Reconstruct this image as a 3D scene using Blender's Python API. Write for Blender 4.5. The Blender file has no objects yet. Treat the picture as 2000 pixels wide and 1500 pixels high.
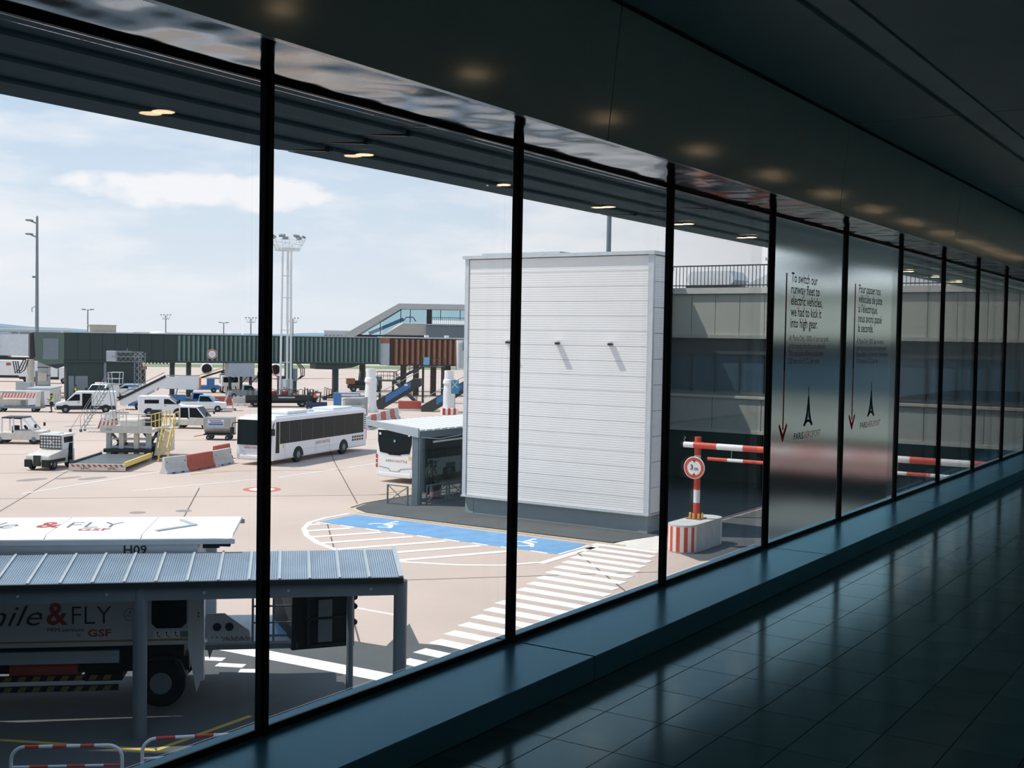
import bpy, math, random
from mathutils import Vector, Matrix
random.seed(7)
S = bpy.context.scene
COL = S.collection
R = math.radians

# ------------------------------------------------------------------ camera, sky, sun, exposure
cd = bpy.data.cameras.new('camera'); cam = bpy.data.objects.new('camera', cd); COL.objects.link(cam)
cd.sensor_width = 36; cd.sensor_fit = 'HORIZONTAL'; cd.lens = 2300 / 2000 * 36
cd.clip_start = 0.05; cd.clip_end = 9000
YAW, PITCH, ROLL, CAMZ = 0.5838, -0.0377, 0.0172, 7.8
_f = Vector((math.cos(YAW) * math.cos(PITCH), math.sin(YAW) * math.cos(PITCH), math.sin(PITCH)))
_r = Vector((math.sin(YAW), -math.cos(YAW), 0)); _u = _r.cross(_f)
_r2 = _r * math.cos(ROLL) + _u * math.sin(ROLL); _u2 = _u * math.cos(ROLL) - _r * math.sin(ROLL)
cam.matrix_world = Matrix(((_r2.x, _u2.x, -_f.x, 0), (_r2.y, _u2.y, -_f.y, 0), (_r2.z, _u2.z, -_f.z, CAMZ), (0, 0, 0, 1)))
S.camera = cam
S.view_settings.view_transform = 'Standard'; S.view_settings.look = 'None'
S.view_settings.gamma = 1; S.view_settings.use_curve_mapping = False
S.view_settings.exposure = 0.0

def lin(c):
    return tuple(((v / 255 / 12.92) if v / 255 <= 0.04045 else ((v / 255 + 0.055) / 1.055) ** 2.4) for v in c[:3]) + (1.0,)

# sky: clear gradient with thin cumulus, the same all the way round
W = bpy.data.worlds.new('sky'); S.world = W; W.use_nodes = True
nt = W.node_tree; nt.nodes.clear(); L = nt.links
def N(t, **k):
    n = nt.nodes.new(t)
    for a, b in k.items(): setattr(n, a, b)
    return n
tc = N('ShaderNodeTexCoord'); sep = N('ShaderNodeSeparateXYZ'); L.new(tc.outputs['Generated'], sep.inputs[0])
ramp = N('ShaderNodeValToRGB'); cr = ramp.color_ramp
cr.elements[0].position = 0.0; cr.elements[0].color = lin((229, 233, 239))
cr.elements[1].position = 1.0; cr.elements[1].color = lin((96, 146, 205))
e = cr.elements.new(0.10); e.color = lin((212, 225, 238))
e = cr.elements.new(0.22); e.color = lin((186, 210, 235))
e = cr.elements.new(0.5); e.color = lin((128, 174, 220))
L.new(sep.outputs['Z'], ramp.inputs[0])
mp = N('ShaderNodeMapping'); mp.inputs['Scale'].default_value = (1.0, 1.0, 4.2); L.new(tc.outputs['Generated'], mp.inputs[0])
n1 = N('ShaderNodeTexNoise'); n1.inputs['Scale'].default_value = 4.6; n1.inputs['Detail'].default_value = 8; n1.inputs['Roughness'].default_value = 0.58
mp.inputs['Location'].default_value = (0.35, 0.1, 0.22)
L.new(mp.outputs[0], n1.inputs['Vector'])
cl = N('ShaderNodeMapRange'); cl.inputs['From Min'].default_value = 0.43; cl.inputs['From Max'].default_value = 0.60; cl.clamp = True
L.new(n1.outputs[0], cl.inputs['Value'])
# one long cumulus bank standing above the apron
dv = N('ShaderNodeVectorMath', operation='SUBTRACT'); L.new(tc.outputs['Generated'], dv.inputs[0])
_az = YAW + math.atan((1000 - 385) / 2300.0); _el = 0.1165
_c = Vector((math.cos(_az) * math.cos(_el), math.sin(_az) * math.cos(_el), math.sin(_el)))
dv.inputs[1].default_value = _c
dsep = N('ShaderNodeVectorMath', operation='DOT_PRODUCT'); L.new(dv.outputs[0], dsep.inputs[0]); dsep.inputs[1].default_value = (math.sin(_az), -math.cos(_az), 0)
dz = N('ShaderNodeSeparateXYZ'); L.new(dv.outputs[0], dz.inputs[0])
def M2(op, a, b=None, c=None):
    m = N('ShaderNodeMath', operation=op)
    for i, v in enumerate((a, b, c)):
        if v is None: continue
        if isinstance(v, (int, float)): m.inputs[i].default_value = v
        else: L.new(v, m.inputs[i])
    return m.outputs[0]
ex = M2('POWER', M2('ABSOLUTE', M2('DIVIDE', dsep.outputs['Value'], 0.105)), 2.0)
ey = M2('POWER', M2('ABSOLUTE', M2('DIVIDE', dz.outputs['Z'], 0.016)), 2.0)
rr = M2('SUBTRACT', 1.0, M2('ADD', ex, ey))
n2 = N('ShaderNodeTexNoise'); n2.inputs['Scale'].default_value = 26; n2.inputs['Detail'].default_value = 6
mp2 = N('ShaderNodeMapping'); mp2.inputs['Scale'].default_value = (1, 1, 1.8); L.new(tc.outputs['Generated'], mp2.inputs[0]); L.new(mp2.outputs[0], n2.inputs['Vector'])
blob = N('ShaderNodeMapRange'); blob.inputs['From Min'].default_value = 0.0; blob.inputs['From Max'].default_value = 0.55; blob.clamp = True
L.new(M2('ADD', rr, M2('MULTIPLY', M2('SUBTRACT', n2.outputs[0], 0.5), 2.4)), blob.inputs['Value'])
blobf = M2('MULTIPLY', blob.outputs[0], M2('GREATER_THAN', rr, -1.2))
tot = M2('MINIMUM', M2('ADD', M2('MULTIPLY', cl.outputs[0], 0.72), M2('MULTIPLY', blobf, 0.95)), 0.95)
up = N('ShaderNodeMapRange'); up.inputs['From Min'].default_value = 0.012; up.inputs['From Max'].default_value = 0.05; up.clamp = True
L.new(sep.outputs['Z'], up.inputs['Value'])
mix = N('ShaderNodeMix', data_type='RGBA'); L.new(M2('MULTIPLY', tot, up.outputs[0]), mix.inputs['Factor'])
L.new(ramp.outputs[0], mix.inputs['A']); mix.inputs['B'].default_value = lin((246, 245, 247))
bg = N('ShaderNodeBackground'); L.new(mix.outputs['Result'], bg.inputs['Color']); bg.inputs['Strength'].default_value = 1.22
out = N('ShaderNodeOutputWorld'); L.new(bg.outputs[0], out.inputs[0])

sd = bpy.data.lights.new('sun', 'SUN'); sd.energy = 4.6; sd.angle = R(0.55); sd.color = (1.0, 0.93, 0.84)
sun = bpy.data.objects.new('sun', sd); COL.objects.link(sun)
sun.rotation_euler = Vector((0.6, -1.0, -1.9)).to_track_quat('-Z', 'Y').to_euler(); sun.location = (-60, 90, 120)

# ------------------------------------------------------------------ materials
MAT = {}
def mat(name, col, rough=0.6, metal=0.0, var=0.06, scale=3.0, bump=0.0, bscale=40.0, spec=0.5, emit=None, rnd=0.0, coat=0.0, tint=None):
    if name in MAT: return MAT[name]
    m = bpy.data.materials.new(name); m.use_nodes = True; t = m.node_tree; b = t.nodes['Principled BSDF']
    b.inputs['Roughness'].default_value = rough; b.inputs['Metallic'].default_value = metal
    b.inputs['Specular IOR Level'].default_value = spec
    if tint: b.inputs['Specular Tint'].default_value = (*tint, 1)
    if coat: b.inputs['Coat Weight'].default_value = coat
    c = lin(col)
    g = t.nodes.new('ShaderNodeTexCoord'); n = t.nodes.new('ShaderNodeTexNoise')
    n.inputs['Scale'].default_value = scale; n.inputs['Detail'].default_value = 5
    t.links.new(g.outputs['Object'], n.inputs['Vector'])
    mr = t.nodes.new('ShaderNodeMapRange'); mr.inputs['From Min'].default_value = 0.3; mr.inputs['From Max'].default_value = 0.7
    mr.inputs['To Min'].default_value = 1 - var; mr.inputs['To Max'].default_value = 1 + var
    t.links.new(n.outputs[0], mr.inputs[0])
    hsv = t.nodes.new('ShaderNodeHueSaturation'); hsv.inputs['Color'].default_value = c
    fac = mr.outputs[0]
    if rnd:
        oi = t.nodes.new('ShaderNodeObjectInfo'); r2 = t.nodes.new('ShaderNodeMapRange')
        r2.inputs['To Min'].default_value = 1 - rnd; r2.inputs['To Max'].default_value = 1 + rnd
        t.links.new(oi.outputs['Random'], r2.inputs[0]); mu = t.nodes.new('ShaderNodeMath'); mu.operation = 'MULTIPLY'
        t.links.new(fac, mu.inputs[0]); t.links.new(r2.outputs[0], mu.inputs[1]); fac = mu.outputs[0]
    t.links.new(fac, hsv.inputs['Value']); t.links.new(hsv.outputs[0], b.inputs['Base Color'])
    if bump:
        n3 = t.nodes.new('ShaderNodeTexNoise'); n3.inputs['Scale'].default_value = bscale; n3.inputs['Detail'].default_value = 4
        t.links.new(g.outputs['Object'], n3.inputs['Vector'])
        bp = t.nodes.new('ShaderNodeBump'); bp.inputs['Strength'].default_value = bump; bp.inputs['Distance'].default_value = 0.02
        t.links.new(n3.outputs[0], bp.inputs['Height']); t.links.new(bp.outputs[0], b.inputs['Normal'])
    if emit:
        b.inputs['Emission Color'].default_value = lin(emit[0]); b.inputs['Emission Strength'].default_value = emit[1]
    MAT[name] = m; return m

def glass(name, tint=(0.95, 0.98, 0.98), base=0.04, dirt=0.0):
    m = bpy.data.materials.new(name); m.use_nodes = True; t = m.node_tree; t.nodes.clear()
    o = t.nodes.new('ShaderNodeOutputMaterial'); mx = t.nodes.new('ShaderNodeMixShader')
    tr = t.nodes.new('ShaderNodeBsdfTransparent'); tr.inputs[0].default_value = (*tint, 1)
    gl = t.nodes.new('ShaderNodeBsdfGlossy'); gl.inputs['Roughness'].default_value = 0.0; gl.inputs['Color'].default_value = (1, 1, 1, 1)
    lw = t.nodes.new('ShaderNodeLayerWeight'); lw.inputs['Blend'].default_value = 0.5
    p = t.nodes.new('ShaderNodeMath'); p.operation = 'POWER'; p.inputs[1].default_value = 5
    q = t.nodes.new('ShaderNodeMath'); q.operation = 'MULTIPLY_ADD'; q.inputs[1].default_value = 1 - base; q.inputs[2].default_value = base
    t.links.new(lw.outputs['Facing'], p.inputs[0]); t.links.new(p.outputs[0], q.inputs[0]); t.links.new(q.outputs[0], mx.inputs[0])
    t.links.new(tr.outputs[0], mx.inputs[1]); t.links.new(gl.outputs[0], mx.inputs[2])
    last = mx.outputs[0]
    if dirt:
        df = t.nodes.new('ShaderNodeBsdfTranslucent'); df.inputs[0].default_value = (0.9, 0.95, 1, 1); m3 = t.nodes.new('ShaderNodeMixShader'); m3.inputs[0].default_value = dirt
        t.links.new(last, m3.inputs[1]); t.links.new(df.outputs[0], m3.inputs[2]); last = m3.outputs[0]
    t.links.new(last, o.inputs[0]); MAT[name] = m; return m

def polished(name, col, tint, rough, f90, rnd=0.0, var=0.08):
    m = bpy.data.materials.new(name); m.use_nodes = True; t = m.node_tree; t.nodes.clear(); Lk = t.links.new; A = t.nodes.new
    o = A('ShaderNodeOutputMaterial'); mx = A('ShaderNodeMixShader'); df = A('ShaderNodeBsdfDiffuse'); gl = A('ShaderNodeBsdfGlossy'); gl.inputs['Roughness'].default_value = rough; gl.inputs['Color'].default_value = (*tint, 1)
    g = A('ShaderNodeTexCoord'); n = A('ShaderNodeTexNoise'); n.inputs['Scale'].default_value = 2.4; n.inputs['Detail'].default_value = 6; Lk(g.outputs['Object'], n.inputs['Vector'])
    mr = A('ShaderNodeMapRange'); mr.inputs['From Min'].default_value = .3; mr.inputs['From Max'].default_value = .7; mr.inputs['To Min'].default_value = 1 - var; mr.inputs['To Max'].default_value = 1 + var; Lk(n.outputs[0], mr.inputs[0])
    oi = A('ShaderNodeObjectInfo'); r2 = A('ShaderNodeMapRange'); r2.inputs['To Min'].default_value = 1 - rnd; r2.inputs['To Max'].default_value = 1 + rnd; Lk(oi.outputs['Random'], r2.inputs[0])
    mu = A('ShaderNodeMath'); mu.operation = 'MULTIPLY'; Lk(mr.outputs[0], mu.inputs[0]); Lk(r2.outputs[0], mu.inputs[1])
    h = A('ShaderNodeHueSaturation'); h.inputs['Color'].default_value = lin(col); Lk(mu.outputs[0], h.inputs['Value']); Lk(h.outputs[0], df.inputs['Color'])
    lw = A('ShaderNodeLayerWeight'); lw.inputs['Blend'].default_value = .5; p = A('ShaderNodeMath'); p.operation = 'POWER'; p.inputs[1].default_value = 5; q = A('ShaderNodeMath'); q.operation = 'MULTIPLY_ADD'; q.inputs[1].default_value = f90; q.inputs[2].default_value = .03
    Lk(lw.outputs['Facing'], p.inputs[0]); Lk(p.outputs[0], q.inputs[0]); Lk(q.outputs[0], mx.inputs[0]); Lk(df.outputs[0], mx.inputs[1]); Lk(gl.outputs[0], mx.inputs[2]); Lk(mx.outputs[0], o.inputs[0]); return m
def film(name, col):
    m = bpy.data.materials.new(name); m.use_nodes = True; t = m.node_tree; t.nodes.clear(); A = t.nodes.new; o = A('ShaderNodeOutputMaterial'); mx = A('ShaderNodeMixShader'); mx.inputs[0].default_value = .6
    d = A('ShaderNodeBsdfDiffuse'); r = A('ShaderNodeBsdfTranslucent'); d.inputs[0].default_value = r.inputs[0].default_value = lin(col); t.links.new(d.outputs[0], mx.inputs[1]); t.links.new(r.outputs[0], mx.inputs[2]); t.links.new(mx.outputs[0], o.inputs[0]); return m

# ------------------------------------------------------------------ mesh helpers
class MB:
    def __init__(s): s.v = []; s.f = []; s.M = None
    def add(s, vs, fs):
        o = len(s.v)
        s.v += [tuple(s.M @ Vector(v)) if s.M else tuple(v) for v in vs]; s.f += [tuple(i + o for i in f) for f in fs]; return s
    def box(s, x0, x1, y0, y1, z0, z1):
        return s.add([(x0, y0, z0), (x1, y0, z0), (x1, y1, z0), (x0, y1, z0), (x0, y0, z1), (x1, y0, z1), (x1, y1, z1), (x0, y1, z1)],
                     [(0, 3, 2, 1), (4, 5, 6, 7), (0, 1, 5, 4), (1, 2, 6, 5), (2, 3, 7, 6), (3, 0, 4, 7)])
    def prism(s, pts, a0, a1, ax='y'):
        n = len(pts)
        ar = sum(pts[i][0] * pts[(i + 1) % n][1] - pts[(i + 1) % n][0] * pts[i][1] for i in range(n))
        if ar < 0: pts = pts[::-1]
        mk = {'y': lambda p, a: (p[0], a, p[1]), 'x': lambda p, a: (a, p[0], p[1]), 'z': lambda p, a: (p[0], p[1], a)}[ax]
        if a0 > a1: a0, a1 = a1, a0
        vs = [mk(p, a0) for p in pts] + [mk(p, a1) for p in pts]
        fs = [tuple(range(n))[::-1], tuple(range(n, 2 * n))] + [(i, (i + 1) % n, (i + 1) % n + n, i + n) for i in range(n)]
        if ax == 'y': fs = [f[::-1] for f in fs]
        return s.add(vs, fs)
    def cyl(s, p0, p1, r, n=10, r1=None):
        p0, p1 = Vector(p0), Vector(p1); d = (p1 - p0).normalized(); r1 = r if r1 is None else r1
        a = d.orthogonal().normalized(); b = d.cross(a); vs = []
        for p, q in ((p0, r), (p1, r1)):
            vs += [p + (a * math.cos(2 * math.pi * i / n) + b * math.sin(2 * math.pi * i / n)) * q for i in range(n)]
        return s.add(vs, [tuple(range(n))[::-1], tuple(range(n, 2 * n))] + [(i, (i + 1) % n, (i + 1) % n + n, i + n) for i in range(n)])
    def bar(s, p0, p1, w, h=None):
        h = h or w; p0, p1 = Vector(p0), Vector(p1); d = (p1 - p0).normalized()
        a = d.cross(Vector((0, 0, 1)))
        a = a.normalized() if a.length > 1e-4 else Vector((1, 0, 0)); b = a.cross(d); vs = []
        for p in (p0, p1): vs += [p + a * sx * w / 2 + b * sy * h / 2 for sx, sy in ((-1, -1), (1, -1), (1, 1), (-1, 1))]
        return s.add(vs, [(0, 1, 2, 3)[::-1], (4, 5, 6, 7), (0, 1, 5, 4), (1, 2, 6, 5), (2, 3, 7, 6), (3, 0, 4, 7)])
    def tube(s, pts, r, n=8):
        pts = [Vector(p) for p in pts]; vs = []; m = len(pts); a = None
        for i, p in enumerate(pts):
            d = (pts[min(i + 1, m - 1)] - pts[max(i - 1, 0)]).normalized()
            a = d.orthogonal().normalized() if a is None else (a - d * a.dot(d)).normalized(); b = d.cross(a)
            vs += [p + (a * math.cos(2 * math.pi * k / n) + b * math.sin(2 * math.pi * k / n)) * r for k in range(n)]
        fs = [(i * n + k, i * n + (k + 1) % n, (i + 1) * n + (k + 1) % n, (i + 1) * n + k) for i in range(m - 1) for k in range(n)]
        return s.add(vs, fs + [tuple(range(n))[::-1], tuple(range((m - 1) * n, m * n))])
    def ring(s, prof, n=24, c=(0, 0, 0), ax='z'):
        return s.lathe(prof + [prof[0]], n, c, ax, False)
    def lathe(s, prof, n=16, c=(0, 0, 0), ax='z', cap=True):
        vs = []
        for r, z in prof:
            for k in range(n):
                x, y = r * math.cos(2 * math.pi * k / n), r * math.sin(2 * math.pi * k / n)
                p = {'z': (x, y, z), 'x': (z, x, y), 'y': (y, z, x)}[ax]
                vs.append((p[0] + c[0], p[1] + c[1], p[2] + c[2]))
        m = len(prof)
        return s.add(vs, [(i * n + k, i * n + (k + 1) % n, (i + 1) * n + (k + 1) % n, (i + 1) * n + k) for i in range(m - 1) for k in range(n)]
                     + ([tuple(range(n))[::-1], tuple(range((m - 1) * n, m * n))] if cap else []))
    def build(s, name, m, parent=None, bevel=0.0, smooth=False, seg=2):
        me = bpy.data.meshes.new(name); me.from_pydata(s.v, [], s.f); me.validate(); me.update()
        o = bpy.data.objects.new(name, me); COL.objects.link(o); me.materials.append(m)
        if parent: o.parent = parent
        if smooth: me.shade_smooth()
        if bevel:
            b = o.modifiers.new('bevel', 'BEVEL'); b.width = bevel; b.segments = seg; b.limit_method = 'ANGLE'; b.angle_limit = R(35)
        return o
def box(name, m, parent, *a, **k): return MB().box(*a).build(name, m, parent, **k)
def empty(name, loc=(0, 0, 0), rz=0):
    o = bpy.data.objects.new(name, None); COL.objects.link(o); o.location = loc; o.rotation_euler = (0, 0, R(rz)); return o
def tag(o, label=None, cat=None, group=None, kind=None):
    if label: o['label'] = label
    if cat: o['category'] = cat
    if group: o['group'] = group
    if kind: o['kind'] = kind
    return o
def thing(name, label, cat, loc=(0, 0, 0), rz=0, group=None): return tag(empty(name, loc, rz), label, cat, group)
def inst(o, parent, loc=None, name=None, rz=None):
    c = o.copy(); COL.objects.link(c); c.parent = parent
    if loc is not None: c.location = loc
    if rz is not None: c.rotation_euler = (0, 0, rz)
    return c
def copy_tree(o, parent=None, mp=None):
    c = o.copy(); COL.objects.link(c); c.parent = parent
    for ch in list(o.children): copy_tree(ch, c)
    return c
def clone(o, loc, rz, label):
    c = copy_tree(o); c.location = loc; c.rotation_euler = (0, 0, R(rz)); c['label'] = label; return c
def text(body, m, parent, loc, xd, ud, size=None, width=None, height=None, shear=0.0, off=0.0, align='LEFT', name='lettering', ext=0.002, space=1.0):
    cu = bpy.data.curves.new(name, 'FONT'); cu.body = body; cu.size = 1; cu.shear = shear; cu.offset = off; cu.resolution_u = 2
    cu.space_character = space
    tmp = bpy.data.objects.new(name, cu); me = bpy.data.meshes.new_from_object(tmp); bpy.data.objects.remove(tmp)
    xs = [v.co.x for v in me.vertices]; ys = [v.co.y for v in me.vertices]
    x0, x1, y0, y1 = min(xs), max(xs), min(ys), max(ys)
    sy = size if size else (height / (y1 - y0) if height else width / (x1 - x0)); sx = width / (x1 - x0) if width else sy
    if width and not size and not height: sy = sx
    xd = Vector(xd).normalized(); ud = Vector(ud).normalized(); nd = xd.cross(ud); o0 = x0 if align == 'LEFT' else (x0 + x1) / 2
    yb = y0 if height else 0.0
    for v in me.vertices: v.co = Vector(loc) + xd * (v.co.x - o0) * sx + ud * (v.co.y - yb) * sy + nd * ext
    o = bpy.data.objects.new(name, me); COL.objects.link(o); me.materials.clear(); me.materials.append(m); o.parent = parent; return o
def skin(name, joints, edges, m, parent, sub=2):
    me = bpy.data.meshes.new(name); ks = list(joints); me.from_pydata([joints[k][0] for k in ks], [(ks.index(a), ks.index(b)) for a, b in edges], [])
    o = bpy.data.objects.new(name, me); COL.objects.link(o); o.parent = parent; me.materials.append(m)
    sk = o.modifiers.new('skin', 'SKIN'); sk.use_smooth_shade = True
    for i, k in enumerate(ks):
        r = joints[k][1]; me.skin_vertices[0].data[i].radius = r if isinstance(r, tuple) else (r, r); me.skin_vertices[0].data[i].use_root = (i == 0)
    ss = o.modifiers.new('sub', 'SUBSURF'); ss.levels = sub; ss.render_levels = sub
    return o
# ------------------------------------------------------------------ materials of the place
concrete = mat('apron_concrete', (196, 179, 166), 0.85, var=0.075, scale=0.14, bump=0.12, bscale=9)
asphalt = mat('asphalt', (86, 90, 90), 0.9, var=0.10, scale=0.6, bump=0.25, bscale=30)
paint_w = mat('road_paint_white', (236, 234, 228), 0.7, var=0.05)
paint_b = mat('road_paint_blue', (110, 158, 198), 0.75, var=0.10, scale=1.5)
paint_y = mat('road_paint_yellow', (206, 180, 78), 0.75, var=0.08)
paint_r = mat('road_paint_red', (205, 110, 95), 0.75)
joint_m = mat('slab_joint', (95, 90, 84), 0.9)
grass_m = mat('airfield_grass', (116, 134, 98), 0.95, var=0.15, scale=0.05)
white = mat('white_paint', (232, 234, 234), 0.42, var=0.03)
whiteg = mat('white_gloss', (236, 238, 240), 0.25, var=0.02, coat=0.4)
offw = mat('dirty_white', (212, 208, 198), 0.55, var=0.10, scale=4)
black = mat('black_rubber', (26, 27, 28), 0.75)
darkm = mat('dark_metal', (46, 52, 54), 0.5, 0.3)
blackgl = mat('dark_glazing', (20, 30, 34), 0.12, spec=0.12)
steel = mat('galvanised_steel', (150, 158, 162), 0.42, 0.7)
lgrey = mat('light_grey_paint', (176, 186, 190), 0.5)
mgrey = mat('mid_grey_paint', (120, 132, 138), 0.5)
red = mat('signal_red', (206, 74, 50), 0.5, var=0.05)
redd = mat('faded_red', (184, 92, 76), 0.7, var=0.10)
orange = mat('orange_red', (222, 112, 66), 0.6)
yellow = mat('safety_yellow', (226, 200, 110), 0.55, var=0.08)
blue = mat('vehicle_blue', (62, 126, 186), 0.35)
navy = mat('navy_print', (40, 58, 92), 0.6)
green = mat('bridge_green', (62, 84, 80), 0.6, var=0.08)
greend = mat('bridge_green_dark', (44, 60, 60), 0.55, var=0.06)
greenl = mat('bridge_green_rib', (104, 132, 126), 0.55, var=0.06)
rust = mat('rust_cladding', (150, 104, 80), 0.7, var=0.12)
rustd = mat('rust_cladding_dark', (64, 52, 46), 0.7)
conc2 = mat('barrier_concrete', (196, 198, 196), 0.85, var=0.10, scale=3, bump=0.2, bscale=20)
hivis = mat('hivis_yellow', (202, 226, 84), 0.7)
cloth = mat('dark_cloth', (44, 50, 56), 0.9)
skinm = mat('skin', (150, 108, 86), 0.6)
lens = mat('lamp_glass_red', (190, 40, 30), 0.2)
headl = mat('lamp_glass_clear', (220, 226, 230), 0.1)
lblue = mat('light_blue_plastic', (120, 178, 214), 0.4)
text_k = mat('print_charcoal', (44, 44, 46), 0.6)
text_r = mat('print_red', (178, 66, 50), 0.6)
text_g = mat('print_grey', (110, 112, 116), 0.6)

def wheel(parent, x, y, r=0.36, w=0.24, ax='y'):
    t = MB().lathe([(r * .5, -w / 2), (r * .93, -w / 2), (r, -w / 2 + .03), (r, w / 2 - .03), (r * .93, w / 2), (r * .5, w / 2)], 18, (x, y, r), ax).build('wheel', black, parent)
    MB().lathe([(r * .18, -w / 2 - .02), (r * .46, -w / 2 - .012), (r * .46, w / 2 + .012), (r * .18, w / 2 + .02)], 12, (x, y, r), ax).build('hub', mgrey, t)
    return t

# ------------------------------------------------------------------ ground
gr = tag(MB().add([(-400, -60, 0), (3200, -60, 0), (3200, 3200, 0), (-400, 3200, 0)], [(0, 1, 2, 3)]).build('ground', concrete), kind='structure')
LV = [0.004]
def flat(name, m, pts, dz=None):
    z = dz or 0.012; return MB().prism(pts, -0.02, z, 'z').build(name, m, gr)
def stripe(name, m, a, b, w, z=0.014):
    a, b = Vector((*a, 0)), Vector((*b, 0)); d = (b - a).normalized(); n = Vector((-d.y, d.x, 0)) * w / 2
    return MB().prism([(a + n)[:2], (b + n)[:2], (b - n)[:2], (a - n)[:2]], -0.02, z, 'z').build(name, m, gr)
def polyline(name, m, pts, w, z=0.014):
    mb = MB()
    for i in range(len(pts) - 1):
        a, b = Vector((*pts[i], 0)), Vector((*pts[i + 1], 0)); d = (b - a).normalized(); n = Vector((-d.y, d.x, 0)) * w / 2; e = d * w * .2
        mb.prism([(a + n - e)[:2], (b + n + e)[:2], (b - n + e)[:2], (a - n - e)[:2]], -0.02, z + i * 1e-5, 'z')
    return mb.build(name, m, gr)
flat('asphalt_apron', asphalt, [(-60, 3), (-60, 60), (6, 34), (14, 27.5), (20.6, 23.6), (22.7, 20.6), (22.9, 18.8), (25.1, 19.8), (23.6, 18.3), (24.0, 17.2), (22, 14), (22, 3)])
flat('walkway_asphalt', asphalt, [(39.95, 21.6), (39.75, 31.5), (39.9, 34.0), (40.6, 35.2), (42.0, 35.7), (62, 36.3), (62, 21.0), (42.2, 21.0)], 0.05)
flat('service_road', asphalt, [(39.6, 18.6), (38.7, 17.4), (39.2, 16.9), (40.2, 16.4), (47.5, 4), (80, 4), (80, 20.6), (44.5, 20.6), (42.5, 19.9)], 0.010)
flat('ramp_slab', mat('pale_kerb', (224, 220, 210), 0.8), [(39.6, 21.5), (41.6, 21.35), (42.5, 21.2), (42.5, 19.4), (39.4, 19.4)], 0.03)
polyline('kerb_line', mat('kerb_stone', (206, 192, 172), 0.8), [(39.6, 20.9), (39.45, 31.5), (39.6, 34.1), (40.4, 35.5), (42.0, 36.0), (62, 36.6)], 0.14, 0.055)
bay = flat('disabled_bay', paint_b, [(36.6, 22.0), (39.1, 22.3), (39.2, 34.0), (36.7, 33.8)], 0.013)
# dashed white edging of the blue bay
for k in range(9): stripe('bay_dash', paint_w, (36.5, 22.4 + k * 1.33), (36.55, 23.2 + k * 1.33), .14, .016)
stripe('bay_edge', paint_w, (36.6, 22.0), (38.9, 22.05), .12, .016)
def wheelchair_mark(cx, cy):
    z = 0.016; mb = MB(); ring = [(cx - .25 + .42 * math.cos(a), cy - .05 + .55 * math.sin(a)) for a in [R(200 + 20 * i) for i in range(14)]]
    for i in range(len(ring) - 1):
        a, b = Vector((*ring[i], 0)), Vector((*ring[i + 1], 0)); d = (b - a).normalized(); n = Vector((-d.y, d.x, 0)) * .07
        mb.prism([(a + n)[:2], (b + n)[:2], (b - n)[:2], (a - n)[:2]], 0, z, 'z')
    for a, b in (((cx + .1, cy), (cx + .75, cy + .05)), ((cx + .1, cy), (cx - .1, cy - .55)), ((cx - .1, cy - .55), (cx - .55, cy - .8)), ((cx + .4, cy), (cx + .4, cy - .45))):
        a, b = Vector((*a, 0)), Vector((*b, 0)); d = (b - a).normalized(); n = Vector((-d.y, d.x, 0)) * .08
        mb.prism([(a + n)[:2], (b + n)[:2], (b - n)[:2], (a - n)[:2]], 0, z + .0005, 'z')
    mb.lathe([(.01, 0), (.13, 0), (.13, z), (.01, z)], 10, (cx + .95, cy + .06, 0)); return mb.build('wheelchair_symbol', paint_w, gr)
wheelchair_mark(37.8, 31.3); wheelchair_mark(37.8, 24.4)
curve = [(39.2, 34.4), (37.6, 34.35), (36.3, 34.0), (35.0, 33.1), (33.9, 31.9), (32.9, 30.4), (32.2, 28.8), (31.85, 27.0), (32.0, 25.3), (32.7, 23.6), (33.6, 22.4), (34.8, 21.75)]
polyline('island_outline', paint_w, curve, .22)
stripe('island_edge', paint_w, (34.7, 21.6), (39.0, 21.75), .3)
def inside_x(y):  # outline's x at this y
    for i in range(len(curve) - 1):
        (x0, y0), (x1, y1) = curve[i], curve[i + 1]
        if y1 <= y <= y0: return x0 + (x1 - x0) * (y - y0) / (y1 - y0)
    return 34
for k in range(8):
    y1 = 33.35 - k * 1.62; x1 = 36.25
    xa, ya = x1, y1
    while ya > 21.8 and xa > inside_x(ya) + .05 and xa > 31.9 and ya < 34.3: xa -= .1; ya += .052
    if k < 7: stripe('hatch_stripe', paint_w, (x1, y1), (xa, ya), .34)
cw0 = Vector((39.35, 20.95)); cdv = Vector((-math.cos(R(14.5)), -math.sin(R(14.5))))
for k in range(19):
    c = cw0 + cdv * (k * 0.99); d = Vector((0.03, 1)).normalized()
    a = c + d * 1.15; b = c - d * 1.75 * (1 if k > 1 else .95)
    stripe('crosswalk_stripe', paint_w, a[:], b[:], .5)
stripe('stop_line', paint_w, (20.4, 22.4), (20.8, 16.6), .62)
stripe('lane_line', paint_w, (25.6, 23.9), (25.66, 20.6), .13)
for a, b in (((19.3, 21.7), (19.6, 21.1)), ((19.2, 20.9), (19.5, 20.3)), ((19.15, 20.1), (19.5, 19.6))): stripe('road_letter', paint_w, a, b, .3)
stripe('lane_line', paint_w, (34.0, 50.5), (53.2, 55.2), .14); stripe('lane_line', paint_w, (38.0, 47.4), (46.2, 46.3), .14)
stripe('lane_line', paint_w, (46.8, 46.2), (52, 46.5), .14); stripe('lane_line', paint_w, (53, 46.6), (58, 47.0), .14)
for k in range(5): stripe('lane_line', paint_w, (60 + k * 9, 60 + k * 6), (65 + k * 9, 63.4 + k * 6), .16)
stripe('guide_line', paint_y, (13.0, 20.6), (14.55, 17.45), .12); stripe('guide_line', paint_y, (14.55, 17.45), (17.0, 17.5), .12); stripe('guide_line', paint_y, (49.5, 37.8), (45, 37.5), .14)
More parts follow.
